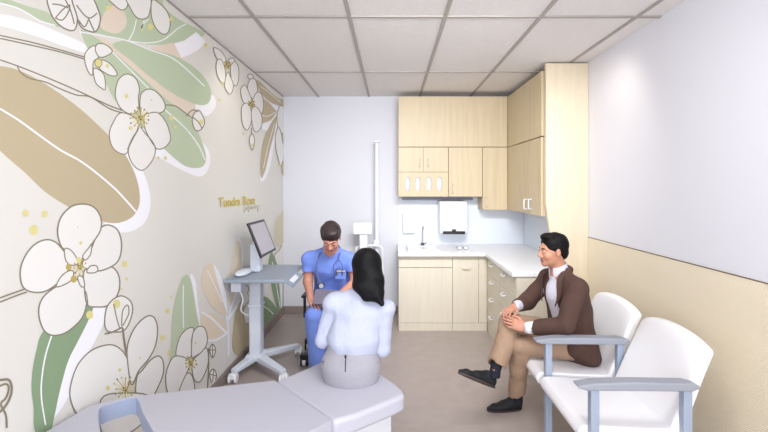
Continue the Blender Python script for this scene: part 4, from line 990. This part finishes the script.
cp = obj('chest_piece', G().cyl((-.568, 3.240, .728), (-.568, 3.222, .724), .026), DGREY, st, bevel=.003)
obj('diaphragm', G().cyl((-.568, 3.222, .724), (-.568, 3.219, .723), .019), mat('pale_diaphragm', (210, 214, 222), .3), cp)
# tablet / clipboard in the lap
tb = G(); c0 = A3(-.510, 3.10, .665); ax = norm((1, .03, -.05)); ay = norm((0, .80, .50)); nz = np.cross(ax, ay)
vs = [c0+ax*a*.095+ay*b*.075+nz*t for t in (0, .010) for a, b in ((-1, -1), (1, -1), (1, 1), (-1, 1))]
tag(obj('tablet', tb.add(vs, [(0,3,2,1),(4,5,6,7),(0,1,5,4),(1,2,6,5),(2,3,7,6),(3,0,4,7)]), mat('grey_tablet', (112, 108, 124), .4), bevel=.004), 'grey flat tablet held in the clinician lap', 'tablet')
# office chair
s = thing('office_chair', 'black rolling office chair under the clinician with small casters', 'chair', (-.5, 3.58, 0)); sc_ = A3(-.525, 3.56, 0)
obj('seat', G().ball((sc_[0], sc_[1]-.03, .405), (.21, .21, .036), 24), BLACK, s, smooth=True)
obj('gas_column', G().cyl((sc_[0], sc_[1], .09), (sc_[0], sc_[1], .38), .025), BLACK, s, smooth=True)
obj('backrest', G().box(-.66, -.36, 3.735, 3.77, .58, .88), BLACK, s, bevel=.015, seg=3); obj('back_post', G().tube([(-.51, 3.62, .37), (-.51, 3.78, .40), (-.51, 3.785, .70)], .014), BLACK, s, smooth=True)
obj('armrest', G().box(-.765, -.725, 3.36, 3.60, .585, .605), BLACK, s, bevel=.006); obj('arm_post', G().box(-.760, -.74, 3.42, 3.45, .40, .59), BLACK, s, bevel=.004)
obj('arm_bracket', G().box(-.745, -.60, 3.42, 3.45, .385, .405), BLACK, s)
for d in (150, 222, 294, 6, 78):
    a = math.radians(d); ex, ey = sc_[0]+.29*math.cos(a), sc_[1]+.02+.29*math.sin(a)
    obj('base_leg', G().tube([(sc_[0], sc_[1], .10), (ex, ey, .075)], [.024, .016], 10), BLACK, s, smooth=True)
    k_ = obj('caster', G().box(ex-.034, ex+.034, ey-.03, ey+.03, .055, .105), BLACK, s, bevel=.008)
    obj('wheel', G().cyl((ex-.032, ey, .036), (ex+.032, ey, .036), .036), BLACK, k_, bevel=.003)
    obj('wheel_band', G().cyl((ex-.014, ey, .036), (ex+.014, ey, .036), .0368), WHITEP, k_)
# ================================================================ patient on the table
BLOU = mat('pale_blue_white_blouse', (186, 192, 214), .8, noise=.03, nscale=200, bump=.7, bscale=11, bd=.022, stretch=(1.3, 1.3, .7))
GRYT = mat('light_grey_melange_cloth', (164, 162, 172), .9, noise=.10, nscale=220, bump=.2, bscale=400)
pat = thing('person', 'patient with long black hair and pale blouse, sitting on the padded table with back turned', 'person', (-.21, 2.12, .5))
pel = A3(-.215, 2.13, .575); waist = A3(-.205, 2.14, .70); chest = A3(-.180, 2.17, .83); nb = A3(-.155, 2.20, .945)
shL = A3(-.318, 2.175, .895); shR = A3(-.030, 2.165, .865)
elL = A3(-.372, 2.18, .690); wrL = A3(-.31, 2.37, .64); elR = A3(-.045, 2.16, .655); wrR = A3(-.14, 2.35, .62)
hipL = A3(-.29, 2.18, .575); knL = A3(-.30, 2.56, .575); anL = A3(-.30, 2.60, .22); hipR = A3(-.15, 2.18, .575); knR = A3(-.19, 2.56, .575); anR = A3(-.20, 2.60, .22)
hc = A3(-.140, 2.245, 1.075)
hd = Head(hc, frame((-.12, .93, -.32), (0, .32, .93)), .86, True)
PS = norm((1, -.05, -.08))
v = Vol((-.55, 1.95, .05), (.12, 2.75, 1.26), HB)
hd.skin(v); v.cap(nb, hd.P(0, -.02, -.05), .042, .040, .02)
v.loft(chest, waist, (.115, .07), (.10, .065), PS, .03); v.loft(waist, pel, (.10, .065), (.125, .075), PS, .03); v.cap(nb, chest, .04, .08, .03)
for s_ in (shL, shR): v.cap(s_, nb, .035, .038, .03); v.cap(chest, s_, .05, .035, .03)
for a, b, c_ in ((shL, elL, wrL), (shR, elR, wrR)): v.chain([a, b, c_], [.034, .028, .020], .02)
for a, b, c_ in ((hipL, knL, anL), (hipR, knR, anR)): v.chain([a, b, c_], [.060, .042, .030], .015)
hand(v, wrL, norm((.3, .8, -.1)), norm((0, 0, 1)), .8, .3, 1); hand(v, wrR, norm((-.3, .8, -.1)), norm((0, 0, 1)), .8, .3, -1)
grow('body', v, skinmats((206, 158, 138), (180, 104, 100)), pat, hd.pick, 1); hd.extras(pat, HAIRM)
HAIRK = mat('glossy_black_hair', (7, 7, 11), .5, spec=.2, noise=.25, nscale=40, stretch=(3, 3, .15), bump=.35, bscale=60)
v = Vol((-.36, 2.0, .76), (.06, 2.45, 1.26), .004); P = hd.P; k = .86
v.ell(P(0, -.018, .044), np.array((.088, .104, .086))*k, hd.R, .01)
v.loft(P(0, -.03, .02), A3(-.122, 2.150, 1.01), (.080, .075), (.084, .050), PS, .03); v.loft(A3(-.122, 2.150, 1.01), A3(-.098, 2.120, .955), (.084, .05), (.062, .030), PS, .03)
v.cap(A3(-.075, 2.12, .96), A3(-.048, 2.098, .915), .036, .014, .03)
v.ell(P(0, .125, -.03), np.array((.075, .07, .11))*k, hd.R, .01, 'sub')
v.wrinkle(.0018, 60, 12, .08); grow('hair', v, HAIRK, pat, None, 1)
v = Vol((-.55, 1.95, .56), (.12, 2.55, 1.05), .0045)
v.loft(chest+A3(0, -.01, 0), waist+A3(.0, -.005, .0), (.135, .088), (.138, .10), PS, .03); v.loft(waist+A3(.0, -.005, .02), waist+A3(0, -.003, -.012), (.138, .10), (.125, .09), PS, .02)
v.cap(nb-A3(0, 0, .01), chest, .055, .10, .04)
for s_, e_, w_ in ((shL, elL, wrL), (shR, elR, wrR)):
    v.cap(s_, nb-A3(0, 0, .015), .050, .046, .03); v.cap(chest, s_, .075, .050, .03); v.chain([s_, e_, w_], [.050, .043, .036], .014)
v.cap(nb+(hd.P(0, -.02, -.05)-nb)*.25, hd.P(0, -.02, -.05), .046, .05, .006, 'sub')
v.wrinkle(.0062, 34, 14, .7); grow('blouse', v, BLOU, pat)
v = Vol((-.55, 1.9, .15), (.12, 2.75, .76), .0045)
v.loft(waist+A3(0, 0, -.01), pel+A3(0, 0, .0), (.128, .092), (.152, .105), PS, .03); v.loft(pel, pel+A3(0, 0, -.025), (.154, .108), (.150, .105), PS, .03)
for a, b, c_ in ((hipL, knL, anL), (hipR, knR, anR)): v.cap(pel+A3(0, .03, -.01), a, .066, .073, .03); v.chain([a, b, c_], [.073, .060, .048], .01)
v.loft(pel, pel+A3(0, 0, -.05), (.154, .108), (.150, .112), PS, .02); v.half((0, 2.2, .502), (0, 0, -1), .02) if 0 else None
v.wrinkle(.0018, 40, 21); grow('trousers', v, GRYT, pat)
for p_ in ([(-.360, 2.088, .615), (-.356, 2.083, .565)], [(-.078, 2.078, .61), (-.092, 2.070, .565)]): obj('side_slit', G().tube(p_, .003, 6), DGREY, pat, smooth=True)
sm = obj('back_zip', G().tube([(-.232, 2.020, .655), (-.233, 2.016, .60), (-.232, 2.02, .535)], .0028, 6), DGREY, pat, smooth=True); sm['label'] = 'dark back zip'
obj('zip_pull', G().ball((-.232, 2.016, .668), (.006, .004, .010), 10), BLACK, pat, smooth=True)
shoe(anL, (-.30, 2.56, .15), (-.31, 2.78, .13), pat, sc=.8); shoe(anR, (-.20, 2.56, .15), (-.21, 2.78, .13), pat, sc=.8)
